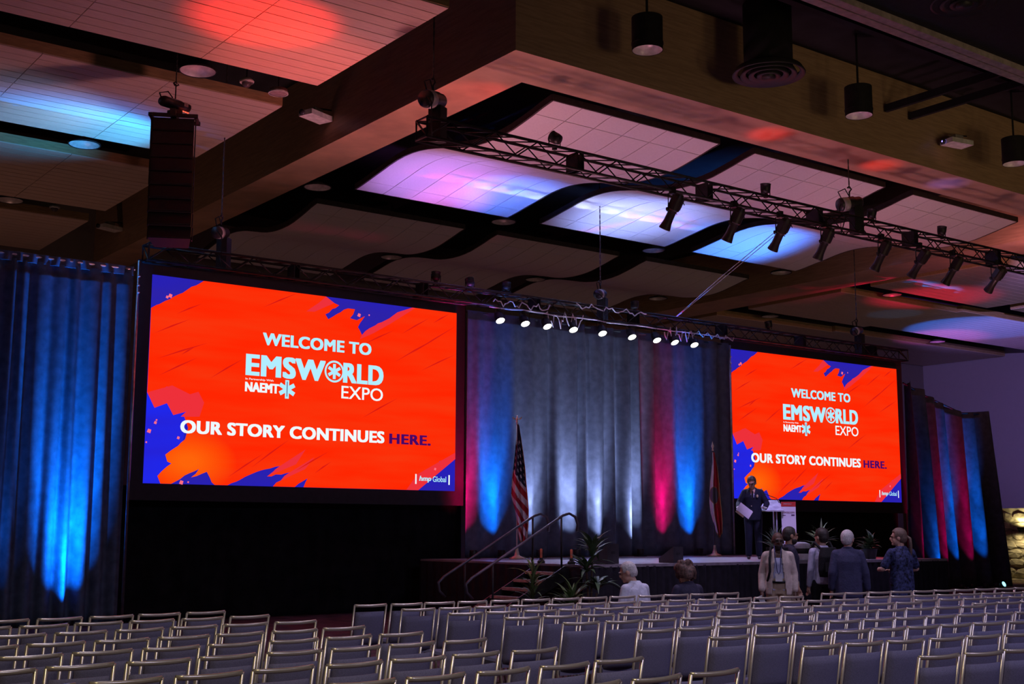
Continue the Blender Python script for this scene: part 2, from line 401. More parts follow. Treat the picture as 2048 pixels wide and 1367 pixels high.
# black masking under and round the screens
for cx, w, lb, sd in ((11.85, 7.7, 'black masking drape hanging below the left screen', 11), (27.5, 7.4, 'black masking drape hanging below the right screen', 12)):
    t = thing('masking_drape', lb, 'curtain', (cx, 23.0, 0))
    drape('drape_cloth', None, None, -w/2, w/2, 0, 0.02, 2.5, VELB, 22, 0.03, sd, t, 6)
    MB().tube([(-w/2, 0.05, 2.45), (w/2, 0.05, 2.45)], 0.02, 8).build('top_pipe', MBLK, t)
# grey centre backdrop in three lengths of cloth
for (a, b, lb, sd, fo, amp) in ((15.5, 17.75, 'grey backdrop drape beside the left screen, lit red and blue', 21, 5, 0.04),
                       (17.75, 21.05, 'grey backdrop drape in the middle, lit white', 24, 8, 0.10),
                       (21.05, 23.75, 'grey backdrop drape beside the right screen, lit red and blue', 23, 6, 0.05)):
    t = thing('backdrop_drape', lb, 'curtain', ((a+b)/2, 22.55, 1.1), 0, 'backdrop drapes behind the stage')
    drape('drape_cloth', None, None, (a-b)/2, (b-a)/2, 0, 0.02, 5.42, VELG, fo, amp, sd, t, 22)
    MB().tube([((a-b)/2, 0.03, 5.38), ((b-a)/2, 0.03, 5.38)], 0.022, 8).build('top_pipe', MBLK, t)
# right drape, top sagging away from the screen
t = thing('stage_drape', 'dark drape right of the right screen with red and blue streaks', 'curtain', (33.22, 22.7, 0))
drape('drape_cloth', None, None, -1.9, 2.05, 0, 0.05, lambda u: 6.1-0.95*u+0.28*max(0, u-0.7)/0.3-0.12*math.sin(u*PI), mat('dark_velour', (0.055, 0.065, 0.10), 0.9, var=0.12, scale=6, spec=0.2), 6, 0.30, 31, t, 20, lean=0.55)
MB().tube([(-1.95, 0, 6.05), (-0.7, 0, 5.68), (0.9, 0, 5.32), (2.1, 0, 5.35)], 0.025, 8).build('top_pipe', MBLK, t)
for x in (-1.95, 2.1):
    MB().tube([(x, 0.08, 0), (x, 0.08, 5.4)], 0.025, 8).build('upright_pipe', MBLK, t)
    MB().box(x-0.25, x+0.25, -0.2, 0.3, 0, 0.012).build('base_plate', MBLK, t)
# drape uprights seen beside the screens
for x, z0, z1, lb in ((8.02, 0.0, 6.62, 'steel upright pipe at the left edge of the left screen'), (23.66, 1.1, 6.45, 'upright pipe catching blue light left of the right screen')):
    t = thing('upright_pipe', lb, 'pipe', (x, 22.42, z0))
    MB().tube([(0, 0, 0), (0, 0, z1-z0)], 0.028, 10).build('pipe', STEEL, t, True)
    for zz in (z1-z0-0.30, z1-z0-0.47, z1-z0-0.6):
        MB().ell((0, -0.03, zz), (0.03, 0.02, 0.02)).build('clip', mat('clip_bright', (0.85, 0.85, 0.9), 0.25, 0.6), t)
    MB().cbox((0, 0, 0.01), (0.14, 0.14, 0.02)).build('base_plate', MBLK, t)

# ------------------------------------------------------------------ screens
S_MAIN = [(0,3.26),(.515,3.574),(1.018,3.9),(1.84,3.9),(3.673,3.9),(3.526,3.76),(3.327,3.615),(3.642,3.691),(3.868,3.786),(3.985,3.75),(3.669,3.529),(3.74,3.434),(4.196,3.71),(4.36,3.708),(4.248,3.508),(4.413,3.483),(4.6,3.587),(4.44,3.34),(4.539,3.183),(4.725,3.348),(5.011,3.503),(5.204,3.608),(5.398,3.756),(5.769,3.9),(6.927,3.9),(6.927,.829),(5.957,.311),(5.715,0),(3.282,0),(3.365,.178),(3.086,0),(2.614,0),(2.781,.123),(2.969,.284),(2.481,.192),(2.75,.401),(2.351,.304),(2.084,.2),(1.661,0),(1.4,0),(1.338,.048),(1.231,.243),(.921,.13),(1.071,.29),(.898,.211),(.54,0),(.331,0),(.268,.138),(.523,.376),(.445,.409),(.401,.536),(.643,.711),(.773,.836),(.822,1.054),(.734,1.273),(1.027,1.327),(.953,1.661),(.681,1.606),(.477,1.816),(0,1.672)]
S_RED = [[(0,1.672),(.152,1.394),(.388,1.494),(.521,1.279),(.77,1.357),(.669,1.258),(1.04,1.279),(1.12,1.55),(1.0,1.75),(.833,1.691),(.476,1.834)],
         [(6.927,.829),(6.927,.69),(5.986,.0),(5.69,0),(5.956,.331)],
         [(5.769,3.9),(5.398,3.756),(5.204,3.608),(5.011,3.503),(4.725,3.348),(4.539,3.183),(4.494,3.095),(4.823,3.253),(5.206,3.481),(5.597,3.735),(5.85,3.9)],
         [(3.673,3.9),(3.526,3.76),(3.327,3.615),(3.239,3.545),(3.419,3.556),(3.642,3.67),(3.868,3.786)],
         [(2.481,.192),(2.75,.401),(3.3,.75),(3.1,.45)], [(2.781,.123),(2.969,.284),(3.5,.6),(3.3,.36)]]
S_YEL = [[(.268,.138),(.523,.376),(.879,.647),(1.1,.66),(1.25,.45),(1.0,.25),(.54,0),(.331,0)], [(.6,.6),(.9,.85),(1.35,.9),(1.6,.62),(1.55,.35),(1.231,.243),(1.071,.29),(.898,.3)]]
S_YEL2 = [[(.814,.349),(.9,.6),(1.1,.72),(1.427,.75),(1.5,.525),(1.287,.327)]]
S_STR = [[(5.506,3.298),(6.204,3.713)],[(5.369,2.691),(6.313,3.246)],[(5.712,2.869),(6.907,3.61)],[(.625,2.428),(.893,2.603)],[(.086,2.791),(.771,3.125)],[(.147,2.312),(1.148,2.703)],[(2.14,.354),(2.926,.926)],[(3.076,.307),(3.822,.728)],[(3.516,.28),(3.89,.53)],[(6.308,3.615),(6.72,3.855)],[(2.278,3.52),(3.006,3.884)],[(1.217,2.021),(1.895,2.46)],[(4.581,1.451),(5.434,1.917)],[(1.656,.15),(2.381,.631)],[(6.019,2.552),(6.888,2.971)],[(.2,2.0),(.95,2.4)],[(4.6,3.0),(5.3,3.35)],[(.5,3.2),(1.0,3.45)]]
S_SPK = [(.2,1.169),(.18,1.12),(.067,.96),(.024,.751),(.636,.859),(4.458,3.593),(4.7,3.62),(6.406,.458),(.731,.03),(.866,.04),(.3,3.5),(.36,3.53)]
def brushy(poly, seed=2):
    rn_ = random.Random(seed); out = []
    for i_, a in enumerate(poly):
        b = poly[(i_+1) % len(poly)]; out.append(a)
        if (a[1] >= 3.89 and b[1] >= 3.89) or (a[1] <= 0.001 and b[1] <= 0.001) or (a[0] > 6.92 and b[0] > 6.92) or (a[0] < .01 and b[0] < .01): continue
        L = math.hypot(b[0]-a[0], b[1]-a[1]); n_ = int(L/0.09)
        for k_ in range(1, n_):
            f_ = k_/n_; out.append((a[0]+(b[0]-a[0])*f_+rn_.uniform(-.018, .018), a[1]+(b[1]-a[1])*f_+rn_.uniform(-.018, .018)))
    return out
S_BRUSH = brushy(S_MAIN)
NAVY_E = glow('screen_violet', rgb(44, 34, 168), 1.0, col2=rgb(34, 30, 190), scale=0.6)
BLUE_E = glow('screen_blue', rgb(28, 42, 245), 1.0, col2=rgb(40, 30, 200), scale=0.5)
ORNG_E = glow('screen_orange', rgb(255, 38, 2), 1.0, col2=rgb(250, 52, 12), scale=1.3)
def amber_patch(m):      # the slide's amber glow low on its left side
    nt = m.node_tree; e = [n for n in nt.nodes if n.type == 'EMISSION'][0]; src = e.inputs['Color'].links[0].from_socket
    tc = nt.nodes.new('ShaderNodeTexCoord'); vm = nt.nodes.new('ShaderNodeMapping'); vm.vector_type = 'POINT'
    vm.inputs['Location'].default_value = (-0.68, 0, -0.55); vm.inputs['Scale'].default_value = (0.8, 1, 1.3); nt.links.new(tc.outputs['Object'], vm.inputs['Vector'])
    ln = nt.nodes.new('ShaderNodeVectorMath'); ln.operation = 'LENGTH'; nt.links.new(vm.outputs[0], ln.inputs[0])
    rp = nt.nodes.new('ShaderNodeValToRGB'); rp.color_ramp.elements[0].position = 0.12; rp.color_ramp.elements[1].position = 0.80
    rp.color_ramp.elements[0].color = (1, 1, 1, 1); rp.color_ramp.elements[1].color = (0, 0, 0, 1); nt.links.new(ln.outputs['Value'], rp.inputs['Fac'])
    mx = nt.nodes.new('ShaderNodeMix'); mx.data_type = 'RGBA'; nt.links.new(rp.outputs[0], mx.inputs[0]); nt.links.new(src, mx.inputs[6]); mx.inputs[7].default_value = (*rgb(255, 100, 10), 1)
    nt.links.new(mx.outputs[2], e.inputs['Color'])
amber_patch(ORNG_E)
REDL_E = glow('screen_red_edge', rgb(238, 48, 58), 1.0)
PINK_E = glow('screen_pink_edge', rgb(255, 110, 130), 1.0)
YEL_E = glow('screen_amber', rgb(255, 104, 18), 1.0, col2=rgb(255, 150, 70), scale=1.0)
YEL2_E = glow('screen_yellow', rgb(255, 132, 6), 1.0)
STRK_E = glow('screen_streak', rgb(216, 24, 18), 1.0)
TEXT_E = glow('screen_text', rgb(178, 238, 255), 1.0)
TXTW_E = glow('screen_text_white', rgb(238, 250, 255), 1.0)
DARK_E = glow('screen_text_purple', rgb(72, 8, 98), 1.0)
HALO_E = glow('screen_text_glow', rgb(255, 66, 70), 1.0)
def flat(polys, y, th=0.002):
    m = MB()
    for p in polys: m.poly_prism(p, y, y+th)
    return m
def text_mb(s, x0, x1, z0, z1, y, bold=0.0, shear=0.0, gap=1.0, fat=0.0):
    cu = bpy.data.curves.new('t', 'FONT'); cu.body = s; cu.offset = bold; cu.space_character = gap; cu.resolution_u = 4; cu.shear = shear
    o = bpy.data.objects.new('t', cu); COL.objects.link(o)
    dg = bpy.context.evaluated_depsgraph_get(); me = bpy.data.meshes.new_from_object(o.evaluated_get(dg))
    vs = [v.co.copy() for v in me.vertices]; fs = [tuple(p.vertices) for p in me.polygons]
    bpy.data.objects.remove(o); bpy.data.curves.remove(cu); bpy.data.meshes.remove(me)
    xa = min(v.x for v in vs); xb = max(v.x for v in vs); ya = min(v.y for v in vs); yb = max(v.y for v in vs)
    m = MB(); kx = fat*(x1-x0)/max(xb-xa, 1e-6); kz = fat*0.45*(z1-z0)/(yb-ya)
    for dx in ((0,) if fat == 0 else (-1, -0.5, 0, 0.5, 1)):
        for dz in ((0,) if fat == 0 else (-1, 0, 1)):
            m.add([(x0+kx+(v.x-xa)/(xb-xa)*(x1-x0-2*kx)+dx*kx, y, z0+kz+(v.y-ya)/(yb-ya)*(z1-z0-2*kz)+dz*kz) for v in vs], fs)
    return m
def star_mb(cx, cz, r, y, w=0.33):
    m = MB()
    for k in range(3):
        a = PI/2+k*PI/3; c, s = math.cos(a), math.sin(a); h = r*w/2*1.15
        m.add([(cx+c*r-s*h, y, cz+s*r+c*h), (cx+c*r+s*h, y, cz+s*r-c*h), (cx-c*r+s*h, y, cz-s*r-c*h), (cx-c*r-s*h, y, cz-s*r+c*h)], [(0, 1, 2, 3)])
    return m
def ring_mb(cx, cz, r0, r1, y, n=36):
    vs = []
    for k in range(n):
        a = 2*PI*k/n; vs += [(cx+r0*math.cos(a), y, cz+r0*math.sin(a)), (cx+r1*math.cos(a), y, cz+r1*math.sin(a))]
    return MB().add(vs, [(2*k, 2*k+1, (2*k+3) % (2*n), (2*k+2) % (2*n)) for k in range(n)])
SW, SH = 6.9275, 3.9
def screen(label, tl, toe):
    t = thing('projection_screen', label, 'screen', (tl[0], tl[1], tl[2]-SH), toe)
    B = 0.26
    MB().box(-B, SW+B, 0.01, 0.10, -B-0.05, 0).box(-B, SW+B, 0.01, 0.10, SH, SH+B).box(-B, 0, 0.01, 0.10, 0, SH).box(SW, SW+B, 0.01, 0.10, 0, SH).box(-B, SW+B, 0.045, 0.10, -B-0.05, SH+B).build('border', mat('screen_border', (0.018, 0.014, 0.022), 0.7), t)
    d = MB().box(0, SW, 0.0, 0.03, 0, SH).build('display', NAVY_E, t)
    flat([[(0, 0), (0.55, 0), (0.75, 0.9), (0.8, 1.5), (0, 1.7)]], -0.003).build('blue_area', BLUE_E, d)
    flat([S_BRUSH], -0.006).build('paint_stroke', ORNG_E, d)
    for q, pl in enumerate(S_RED): flat([pl], -0.009-0.0003*q).build('stroke_edge', REDL_E, d)
    sk = MB()
    for (a, b) in S_STR:
        a = Vector(a); b = Vector(b); n = Vector((-(b-a).y, (b-a).x)).normalized()*0.008
        mpt = (a+b)/2+n*1.2
        sk.poly_prism([tuple(a), tuple(mpt-n*2.2), tuple(b), tuple(mpt+n*1.2)], -0.012, -0.010)
    sk.build('brush_streaks', STRK_E, d)
    sp = MB()
    for i, (x, z) in enumerate(S_SPK):
        s = 0.018+0.012*(i % 3); sp.poly_prism([(x-s, z-s*0.5), (x+s*0.6, z-s), (x+s, z+s*0.6), (x-s*0.4, z+s)], -0.012, -0.010)
    sp.build('paint_specks', PINK_E, d)
    y = -0.016
    text_mb('WELCOME TO', 2.29, 4.77, 2.77, 3.02, y, fat=0.045, gap=1.06).build('lettering', TEXT_E, d)
    text_mb('EMSW', 1.945, 3.70, 2.14, 2.57, y, fat=0.050, gap=1.09).build('lettering', TEXT_E, d)
    text_mb('RLD', 4.11, 5.075, 2.155, 2.565, y, fat=0.050, gap=1.09).build('lettering', TEXT_E, d)
    ring_mb(3.905, 2.365, 0.185, 0.225, y).build('emblem_ring', TEXT_E, d)
    star_mb(3.905, 2.365, 0.155, y, 0.36).build('emblem_star', TEXT_E, d)
    text_mb('EXPO', 4.08, 5.07, 1.825, 2.09, y, fat=0.010).build('lettering', TXTW_E, d)
    text_mb('In Partnership With', 1.95, 2.55, 2.045, 2.095, y, fat=0.015).build('small_lettering', TXTW_E, d)
    text_mb('NAEMT', 1.945, 2.675, 1.825, 2.015, y, fat=0.06, gap=1.05).build('lettering', TXTW_E, d)
    star_mb(2.85, 1.925, 0.185, y, 0.40).build('emblem_star', TEXT_E, d)
    MB().tube([(2.85, y-0.002, 1.78), (2.85, y-0.002, 2.08)], 0.008, 6).build('emblem_staff', DARK_E, d)
    text_mb('OUR STORY CONTINUES', 0.665, 5.126, 0.95, 1.20, y, fat=0.048, gap=1.06).build('lettering', TXTW_E, d)
    text_mb('HERE.', 5.243, 6.28, 0.95, 1.163, y, fat=0.045, gap=1.10).build('dark_lettering', DARK_E, d)
    text_mb('hmp', 6.0, 6.31, 0.165, 0.303, y, fat=0.03, shear=0.2).build('small_lettering', TEXT_E, d)
    text_mb('Global', 6.345, 6.69, 0.185, 0.303, y, fat=0.01).build('small_lettering', TEXT_E, d)
    for x in (5.918, 6.766):
        MB().box(x-0.017, x+0.017, y-0.002, y, 0.13, 0.338).build('logo_bar', TXTW_E, d)
    return t
screen('large left screen reading WELCOME TO EMSWORLD EXPO beside the blue drape', (8.35, 22.59, 6.431), 0.0072)
screen('farther right screen with the same WELCOME slide behind the lectern', (24.03, 22.74, 6.431), -0.0072)

# ------------------------------------------------------------------ trusses
def truss(label, x0, x1, y, z, h=0.31, cell=0.42, plates=3.05):
    t = thing('lighting_truss', label, 'truss', ((x0+x1)/2, y, z))
    L = x1-x0; a = h/2
    cm = MB().tube([(-L/2, 0, 0), (L/2, 0, 0)], 0.026, 8).mesh('chord', TRUSSM, True)
    for sy in (-a, a):
        for sz in (-a, a): place('chord', cm, t, (0, sy, sz))
    n = int(L/cell)
    c = L/n
    bl = MB().tube([(-c/2, 0, -a), (c/2, 0, a)], 0.012, 6).mesh('brace', TRUSSM, True)
    for k in range(n):
        x = -L/2+c*(k+0.5); fl = k % 2
        for sy in (-a, a):
            o = place('brace', bl, t, (x, sy, 0), PI*fl)
        o = place('brace', bl, t, (x, 0, a)); o.rotation_euler = (R(90), 0, PI*fl)
        o = place('brace', bl, t, (x, 0, -a)); o.rotation_euler = (R(90), 0, PI*(1-fl))
    pm = MB()
    for sx in (-0.06, 0.06):
        pm.box(sx-0.008, sx+0.008, -a, a, -a, a)
    pm.cbox((0, a, 0), (0.13, 0.012, 2*a))
    pm = pm.mesh('section_plate', MBLK)
    k = 1
    while k*plates < L-0.5:
        place('section_plate', pm, t, (-L/2+k*plates, 0, 0)); k += 1
    em = MB().tube([(0, -a, -a), (0, a, -a), (0, a, a), (0, -a, a), (0, -a, -a), (0, a, a)], 0.02, 6).mesh('end_frame', TRUSSM)
    for x in (-L/2, L/2): place('end_frame', em, t, (x, 0, 0))
    return t
truss('black box truss hung across the room with eight stage lights below', 9.95, 29.2, 15.75, 7.80)
truss('black box truss running above both screens and the backdrop', 8.15, 31.0, 22.45, 6.80)

# hoists on the trusses
HBODY = mat('hoist_body', (0.05, 0.045, 0.05), 0.35, 0.3)
def chain_mb(z0, z1, pitch=0.07):
    m = MB(); n = max(2, int((z1-z0)/pitch))
    for k in range(n):
        z = z0+(z1-z0)*(k+0.5)/n
        if k % 2: m.box(-0.014, 0.014, -0.004, 0.004, z-0.045, z+0.045)
        else: m.box(-0.004, 0.004, -0.014, 0.014, z-0.045, z+0.045)
    return m
def hoist(label, loc, ztop, rz, tower=0.55, s=1.0):
    t = thing('chain_hoist', label, 'hoist', loc, rz, 'truss chain hoists')
    T = Matrix.Translation((0, 0, tower+0.28)) @ Matrix.Rotation(R(78), 4, 'Y') @ Matrix.Scale(s, 4)
    MB().lathe([(0.0, -0.27), (0.12, -0.26), (0.14, -0.22), (0.14, 0.08), (0.12, 0.1), (0.12, 0.22), (0.1, 0.26), (0, 0.27)], 20, T).build('motor_body', HBODY, t, True)
    MB().lathe([(0.142, -0.20), (0.144, -0.20), (0.144, -0.06), (0.142, -0.06)], 20, T).build('label_band', mat('hoist_label', (0.55, 0.5, 0.52), 0.4), t, True)
    MB().tube([(-0.18, 0, tower+0.36), (-0.26, 0, tower+0.5), (-0.1, 0, tower+0.58), (0.0, 0, tower+0.42)], 0.012, 6).build('power_lead', BLACK, t, True)
    MB().box(0.04, 0.24, -0.11, 0.11, -0.30, tower+0.2).build('chain_bag', BLACK, t)
    MB().tube([(0.0, 0, tower+0.40), (0.0, 0, tower+0.52), (0.05, 0, tower+0.58), (0.0, 0, tower+0.64), (-0.04, 0, tower+0.6)], 0.016, 8).build('hook', MBLK, t, True)
    m = chain_mb(tower+0.6, ztop-loc[2]); m.build('chain', mat('chain_steel', (0.12, 0.11, 0.11), 0.5, 0.6), t)
    MB().tube([(-0.14, -0.05, 0), (-0.34, -0.2, -0.4+tower*0.6), (-0.36, -0.2, tower+0.1), (-0.2, 0, tower+0.3)], 0.012, 6).build('control_lead', BLACK, t, True)
    return t
hoist('chain hoist on the near left end of the front truss', (10.15, 15.75, 7.96), 10.85, R(25), 0.06)
hoist('chain hoist on the front truss under the beam', (20.2, 15.75, 7.96), 9.18, R(-20), 0.02)
hoist('chain hoist on the rear truss above the left screen corner', (9.62, 22.45, 6.96), 10.85, R(40), 0.15, 0.85)
hoist('chain hoist on the rear truss above the backdrop', (19.3, 22.45, 6.96), 10.85, R(30), 0.06, 0.85)
hoist('chain hoist on the rear truss above the right screen', (28.9, 22.45, 6.96), 10.85, R(10), 0.1, 0.85)

# line array
t = thing('line_array', 'hanging black line array of loudspeaker cabinets at upper left', 'loudspeaker', (7.42, 19.40, 6.30), R(-28)); t.scale = (0.92, 0.92, 0.915)
CAB = mat('array_cabinet', (0.007, 0.0065, 0.010), 0.6); GRL = mat('array_grille', (0.010, 0.0095, 0.012), 0.8, var=0.4, scale=90)
n = 9; H = 0.252; z = 2.28; yo = 0.0; tilt = 0
for k in range(n):
    z -= H*0.985*math.cos(R(tilt)); yo += H*math.sin(R(tilt))
    M = Matrix.Translation((0, yo, z+H/2)) @ Matrix.Rotation(R(-tilt), 4, 'X')
    mb = MB(); pts = [(-0.37, -0.17), (0.37, -0.17), (0.30, 0.25), (-0.30, 0.25)]
    hh = H/2-0.008
    vs = [M @ Vector((x, y, -hh)) for x, y in pts]+[M @ Vector((x, y, hh)) for x, y in pts]
    vs[6] = M @ Vector((0.30, 0.25, hh*0.75)); vs[7] = M @ Vector((-0.30, 0.25, hh*0.75))
    mb.add(vs, [(3, 2, 1, 0), (4, 5, 6, 7), (0, 1, 5, 4), (1, 2, 6, 5), (2, 3, 7, 6), (3, 0, 4, 7)])
    cb = mb.build('cabinet', CAB, t)
    MB().box(-0.35, 0.35, -0.185, -0.17, -hh+0.02, hh-0.02, M).build('grille', GRL, cb)
    for sx in (-1, 1):
        MB().box(sx*0.385-0.008, sx*0.385+0.008, -0.12, -0.06, -hh-0.005, hh+0.005, M).build('rigging_plate', MBLK, cb)
    tilt += 0.35+0.30*k
MB().box(-0.43, 0.43, -0.22, -0.16, 2.29, 2.35).box(-0.43, 0.43, 0.2, 0.26, 2.29, 2.35).box(-0.05, 0.05, -0.3, 0.3, 2.29, 2.42).box(-0.42, -0.36, -0.25, 0.26, 2.29, 2.34).box(0.36, 0.42, -0.25, 0.26, 2.29, 2.34).build('flying_frame', MBLK, t)
t2 = thing('chain_hoist', 'chain hoist with red lights above the hanging speaker array', 'hoist', (7.42, 19.40, 8.46), R(20), 'truss chain hoists'); t2.scale = (0.8, 0.8, 0.62)
MB().box(-0.10, 0.10, -0.12, 0.12, 0, 0.16).build('shackle_block', MBLK, t2)
T = Matrix.Translation((0, 0, 0.33)) @ Matrix.Rotation(R(88), 4, 'Y')
MB().lathe([(0.0, -0.36), (0.12, -0.35), (0.14, -0.3), (0.14, 0.1), (0.12, 0.14), (0.12, 0.33), (0, 0.35)], 20, T).build('motor_body', HBODY, t2, True)
MB().box(0.12, 0.22, -0.15, -0.142, 0.30, 0.40).build('label_plate', mat('hoist_label'    , (0.55, 0.5, 0.52)), t2)
for x in (0.14, 0.2, 0.26): MB().ell((x, -0.1, 0.17), (0.028, 0.02, 0.02)).build('status_light', glow('hoist_red', (1.0, 0.12, 0.06), 1.2), t2)
MB().tube([(-0.36, 0, 0.36), (-0.42, 0, 0.5), (-0.2, 0, 0.62), (-0.08, 0, 0.5), (-0.1, 0, 0.42)], 0.014, 6).build('power_lead', BLACK, t2, True)
chain_mb(0.45, 3.9).build('chain', mat('chain_steel', (0.12, 0.11, 0.11)), t2)
MB().tube([(0.0, 0, 0.85), (0.07, 0, 0.9), (0, 0, 0.97), (-0.06, 0, 0.91), (-0.02, 0, 0.85)], 0.02, 8).build('hook', MBLK, t2, True)

# ------------------------------------------------------------------ ellipsoidal stage lights on the front truss
LEKO = mat('leko_body', (0.035, 0.028, 0.028), 0.4, 0.25)
lk_x = [15.1, 16.66, 17.91, 19.19, 20.97, 22.24, 23.42, 25.02]
lk_yaw = [10, 12, 0, 8, 6, 0, 8, -14]; lk_t = [32, 30, 36, 30, 32, 42, 36, 48]
lk_lab = ['ellipsoidal spotlight farthest left on the front truss', 'ellipsoidal spotlight second from the left on the front truss', 'ellipsoidal spotlight third from the left, above the right screen', 'ellipsoidal spotlight fourth from the left on the front truss', 'ellipsoidal spotlight fifth from the left on the front truss', 'ellipsoidal spotlight sixth from the left on the front truss', 'ellipsoidal spotlight second from the right frame edge', 'ellipsoidal spotlight nearest the right frame edge, tilted most']
_lk = {}
for i, x in enumerate(lk_x):
    t = thing('ellipsoidal_spotlight', lk_lab[i], 'stage light', (x, 15.595, 7.645), R(lk_yaw[i]), 'spotlights on the front truss')
    # local: +y points to the stage; barrel tilts down by (90 - lk_t)
    A = Matrix.Translation((0, 0, -0.36)) @ Matrix.Rotation(R(-180+lk_t[i]), 4, 'X')
    MB().lathe([(0.0, -0.32), (0.07, -0.31), (0.10, -0.24), (0.11, -0.02), (0.085, 0.0), (0.0, 0.0)], 18, A).box(-0.115, 0.115, -0.06, 0.06, -0.26, -0.04, A).build('lamp_housing', LEKO, t)
    MB().lathe([(0.085, 0.0), (0.075, 0.03), (0.08, 0.22), (0.105, 0.34), (0.105, 0.36), (0.09, 0.36), (0.07, 0.25)], 18, A).build('lens_barrel', LEKO, t, True)
    for sx in (-1, 1): MB().tube([A @ Vector((sx*0.085, 0, 0.04)), A @ Vector((sx*0.15, 0.0, 0.04))], 0.008, 6).build('shutter_handle', MBLK, t)
    MB().tube([(-0.13, 0, -0.36), (-0.13, 0, -0.08), (0, 0, -0.04), (0.13, 0, -0.08), (0.13, 0, -0.36)], 0.010, 6).build('yoke', MBLK, t)
    MB().box(-0.04, 0.04, -0.05, 0.05, -0.06, 0.06).build('clamp', MBLK, t)
    MB().tube([A @ Vector((0, 0, -0.31)), (0.12, -0.1, -0.12), (0.28, -0.05, -0.22), (0.2, 0, 0.0)], 0.008, 6).build('power_lead', BLACK, t, True)
    MB().cbox((-0.15, 0, -0.36), (0.04, 0.05, 0.05)).build('tilt_knob', MBLK, t)
    if i in (3, 5, 6):
        nz_ = Vector(t.location)+Matrix.Rotation(t.rotation_euler.z, 3, 'Z') @ (A @ Vector((0, 0, 0.40)))
        spot('spotlight_beam', nz_, ((20.8, 18.3, 1.9), (17.0, 18.0, 1.1), (22.5, 17.6, 1.3))[(3, 5, 6).index(i)], (1100, 500, 500)[(3, 5, 6).index(i)], (0.55, 0.40, 1.0), 26, 0.8, 0.05, t)

# ------------------------------------------------------------------ LED cans on the rear truss, lighting the stage
PARL = glow('par_lens', (1.0, 0.97, 0.86), 6.0)
px_ = [16.19, 16.89, 17.52, 18.3, 19.19, 20.12, 20.94, 21.53, 22.22]
for i, x in enumerate(px_):
    lb = 'lit white stage can %s from the left under the rear truss' % ORD[i+1]
    t = thing('stage_can_light', lb, 'stage light', (x, 22.30, 6.60), R(random.uniform(-14, 14)), 'lit cans on the rear truss')
    A = Matrix.Translation((0, -0.03, -0.24)) @ Matrix.Rotation(R(180-34), 4, 'X')
    MB().lathe([(0.0, -0.16), (0.08, -0.15), (0.10, -0.10), (0.105, 0.06), (0.11, 0.06), (0.11, 0.075), (0.1, 0.075)], 20, A).build('housing', MBLK, t, True)
    MB().lathe([(0.0, 0.068), (0.1, 0.066), (0.1, 0.05)], 20, A).build('lens', PARL, t)
    MB().tube([(-0.125, -0.03, -0.24), (-0.125, -0.01, -0.03), (0.125, -0.01, -0.03), (0.125, -0.03, -0.24)], 0.01, 6).build('yoke', MBLK, t)
    MB().box(-0.03, 0.03, -0.03, 0.06, -0.05, 0.08).build('clamp', MBLK, t)
    dirv = Matrix.Rotation(t.rotation_euler.z, 3, 'Z') @ (A.to_3x3() @ Vector((0, 0, 1)))
    p0 = Vector(t.location)+Vector((0, -0.03, -0.24))+dirv*0.09
    spot('can_beam', p0, p0+dirv, 380, (0.60, 0.62, 1.0), 48, 0.8, 0.08, t)

# loose cables on the rear truss
CBL = mat('pale_cable', (0.72, 0.70, 0.80), 0.35)
rnd = random.Random(5)
cl = ['pale cable looped along the truss over the first two stage cans', 'pale cable sagging below the truss near the third stage can', 'pale cable wound along the top of the centre truss', 'coiled cable hanging by the last stage cans', 'thin cable bundle along the lower rear truss chord', 'pale cable tied to the truss near the blue upright pipe']
for i, (xa, xb, zc, amp) in enumerate(((16.0, 17.6, 6.72, 0.06), (17.5, 18.6, 6.5, 0.14), (18.4, 20.6, 6.9, 0.05), (21.2, 22.2, 6.52, 0.12), (15.9, 23.4, 6.60, 0.012), (22.2, 23.65, 6.6, 0.05))):
    pts = [(xa+(xb-xa)*k/24, 22.26+0.02*math.sin(k*1.3), zc+amp*math.sin(k*1.1+i)+amp*0.6*math.sin(k*2.7)) for k in range(25)]
    t = thing('truss_cable', cl[i], 'cable', (0, 0, 0))
    MB().tube(pts, 0.015, 6).build('cable', CBL, t, True)
    MB().tube([pts[8], (pts[8][0], 22.30, pts[8][2]+0.03)], 0.02, 6).build('cable_tie', BLACK, t)
t = thing('cable_drop', 'two pale cables sloping from the ceiling down to the rear truss', 'cable', (0, 0, 0))
for dx in (0.0, 0.12):
    MB().tube([(21.75+dx*0.2, 22.45, 6.98), (22.9+dx, 21.9, 8.1), (24.1+dx, 21.2, 9.26)], 0.009, 6).build('cable', CBL, t, True)
MB().cbox((21.75, 22.45, 6.98), (0.1, 0.05, 0.05)).build('cable_clamp', MBLK, t)
# ------------------------------------------------------------------ stage
SZ = 1.10; SX0, SX1, SY0, SY1 = 14.3, 25.0, 17.2, 22.45
st = thing('stage', 'raised stage with grey deck and black skirt', 'stage', ((SX0+SX1)/2, (SY0+SY1)/2, 0))
cx, cy = st.location.x, st.location.y
nx = 9; ny = 4
dk = mat('stage_deck', (0.30, 0.29, 0.33), 0.32, var=0.15, scale=2)
wx = (SX1-SX0)/nx; wy = (SY1-SY0)/ny
pm = MB().box(-wx/2+0.003, wx/2-0.003, -wy/2+0.003, wy/2-0.003, SZ-0.08, SZ).mesh('deck_panel', dk)
for i in range(nx):
    for j in range(ny):
        place('deck_panel', pm, st, (SX0+wx*(i+0.5)-cx, SY0+wy*(j+0.5)-cy, 0))
fr = MB()
for x in (SX0+0.1, (SX0+SX1)/2, SX1-0.1):
    for y in (SY0+0.15, SY1-0.1): fr.box(x-cx-0.03, x-cx+0.03, y-cy-0.03, y-cy+0.03, 0, SZ-0.08)
fr.build('support_legs', MBLK, st)
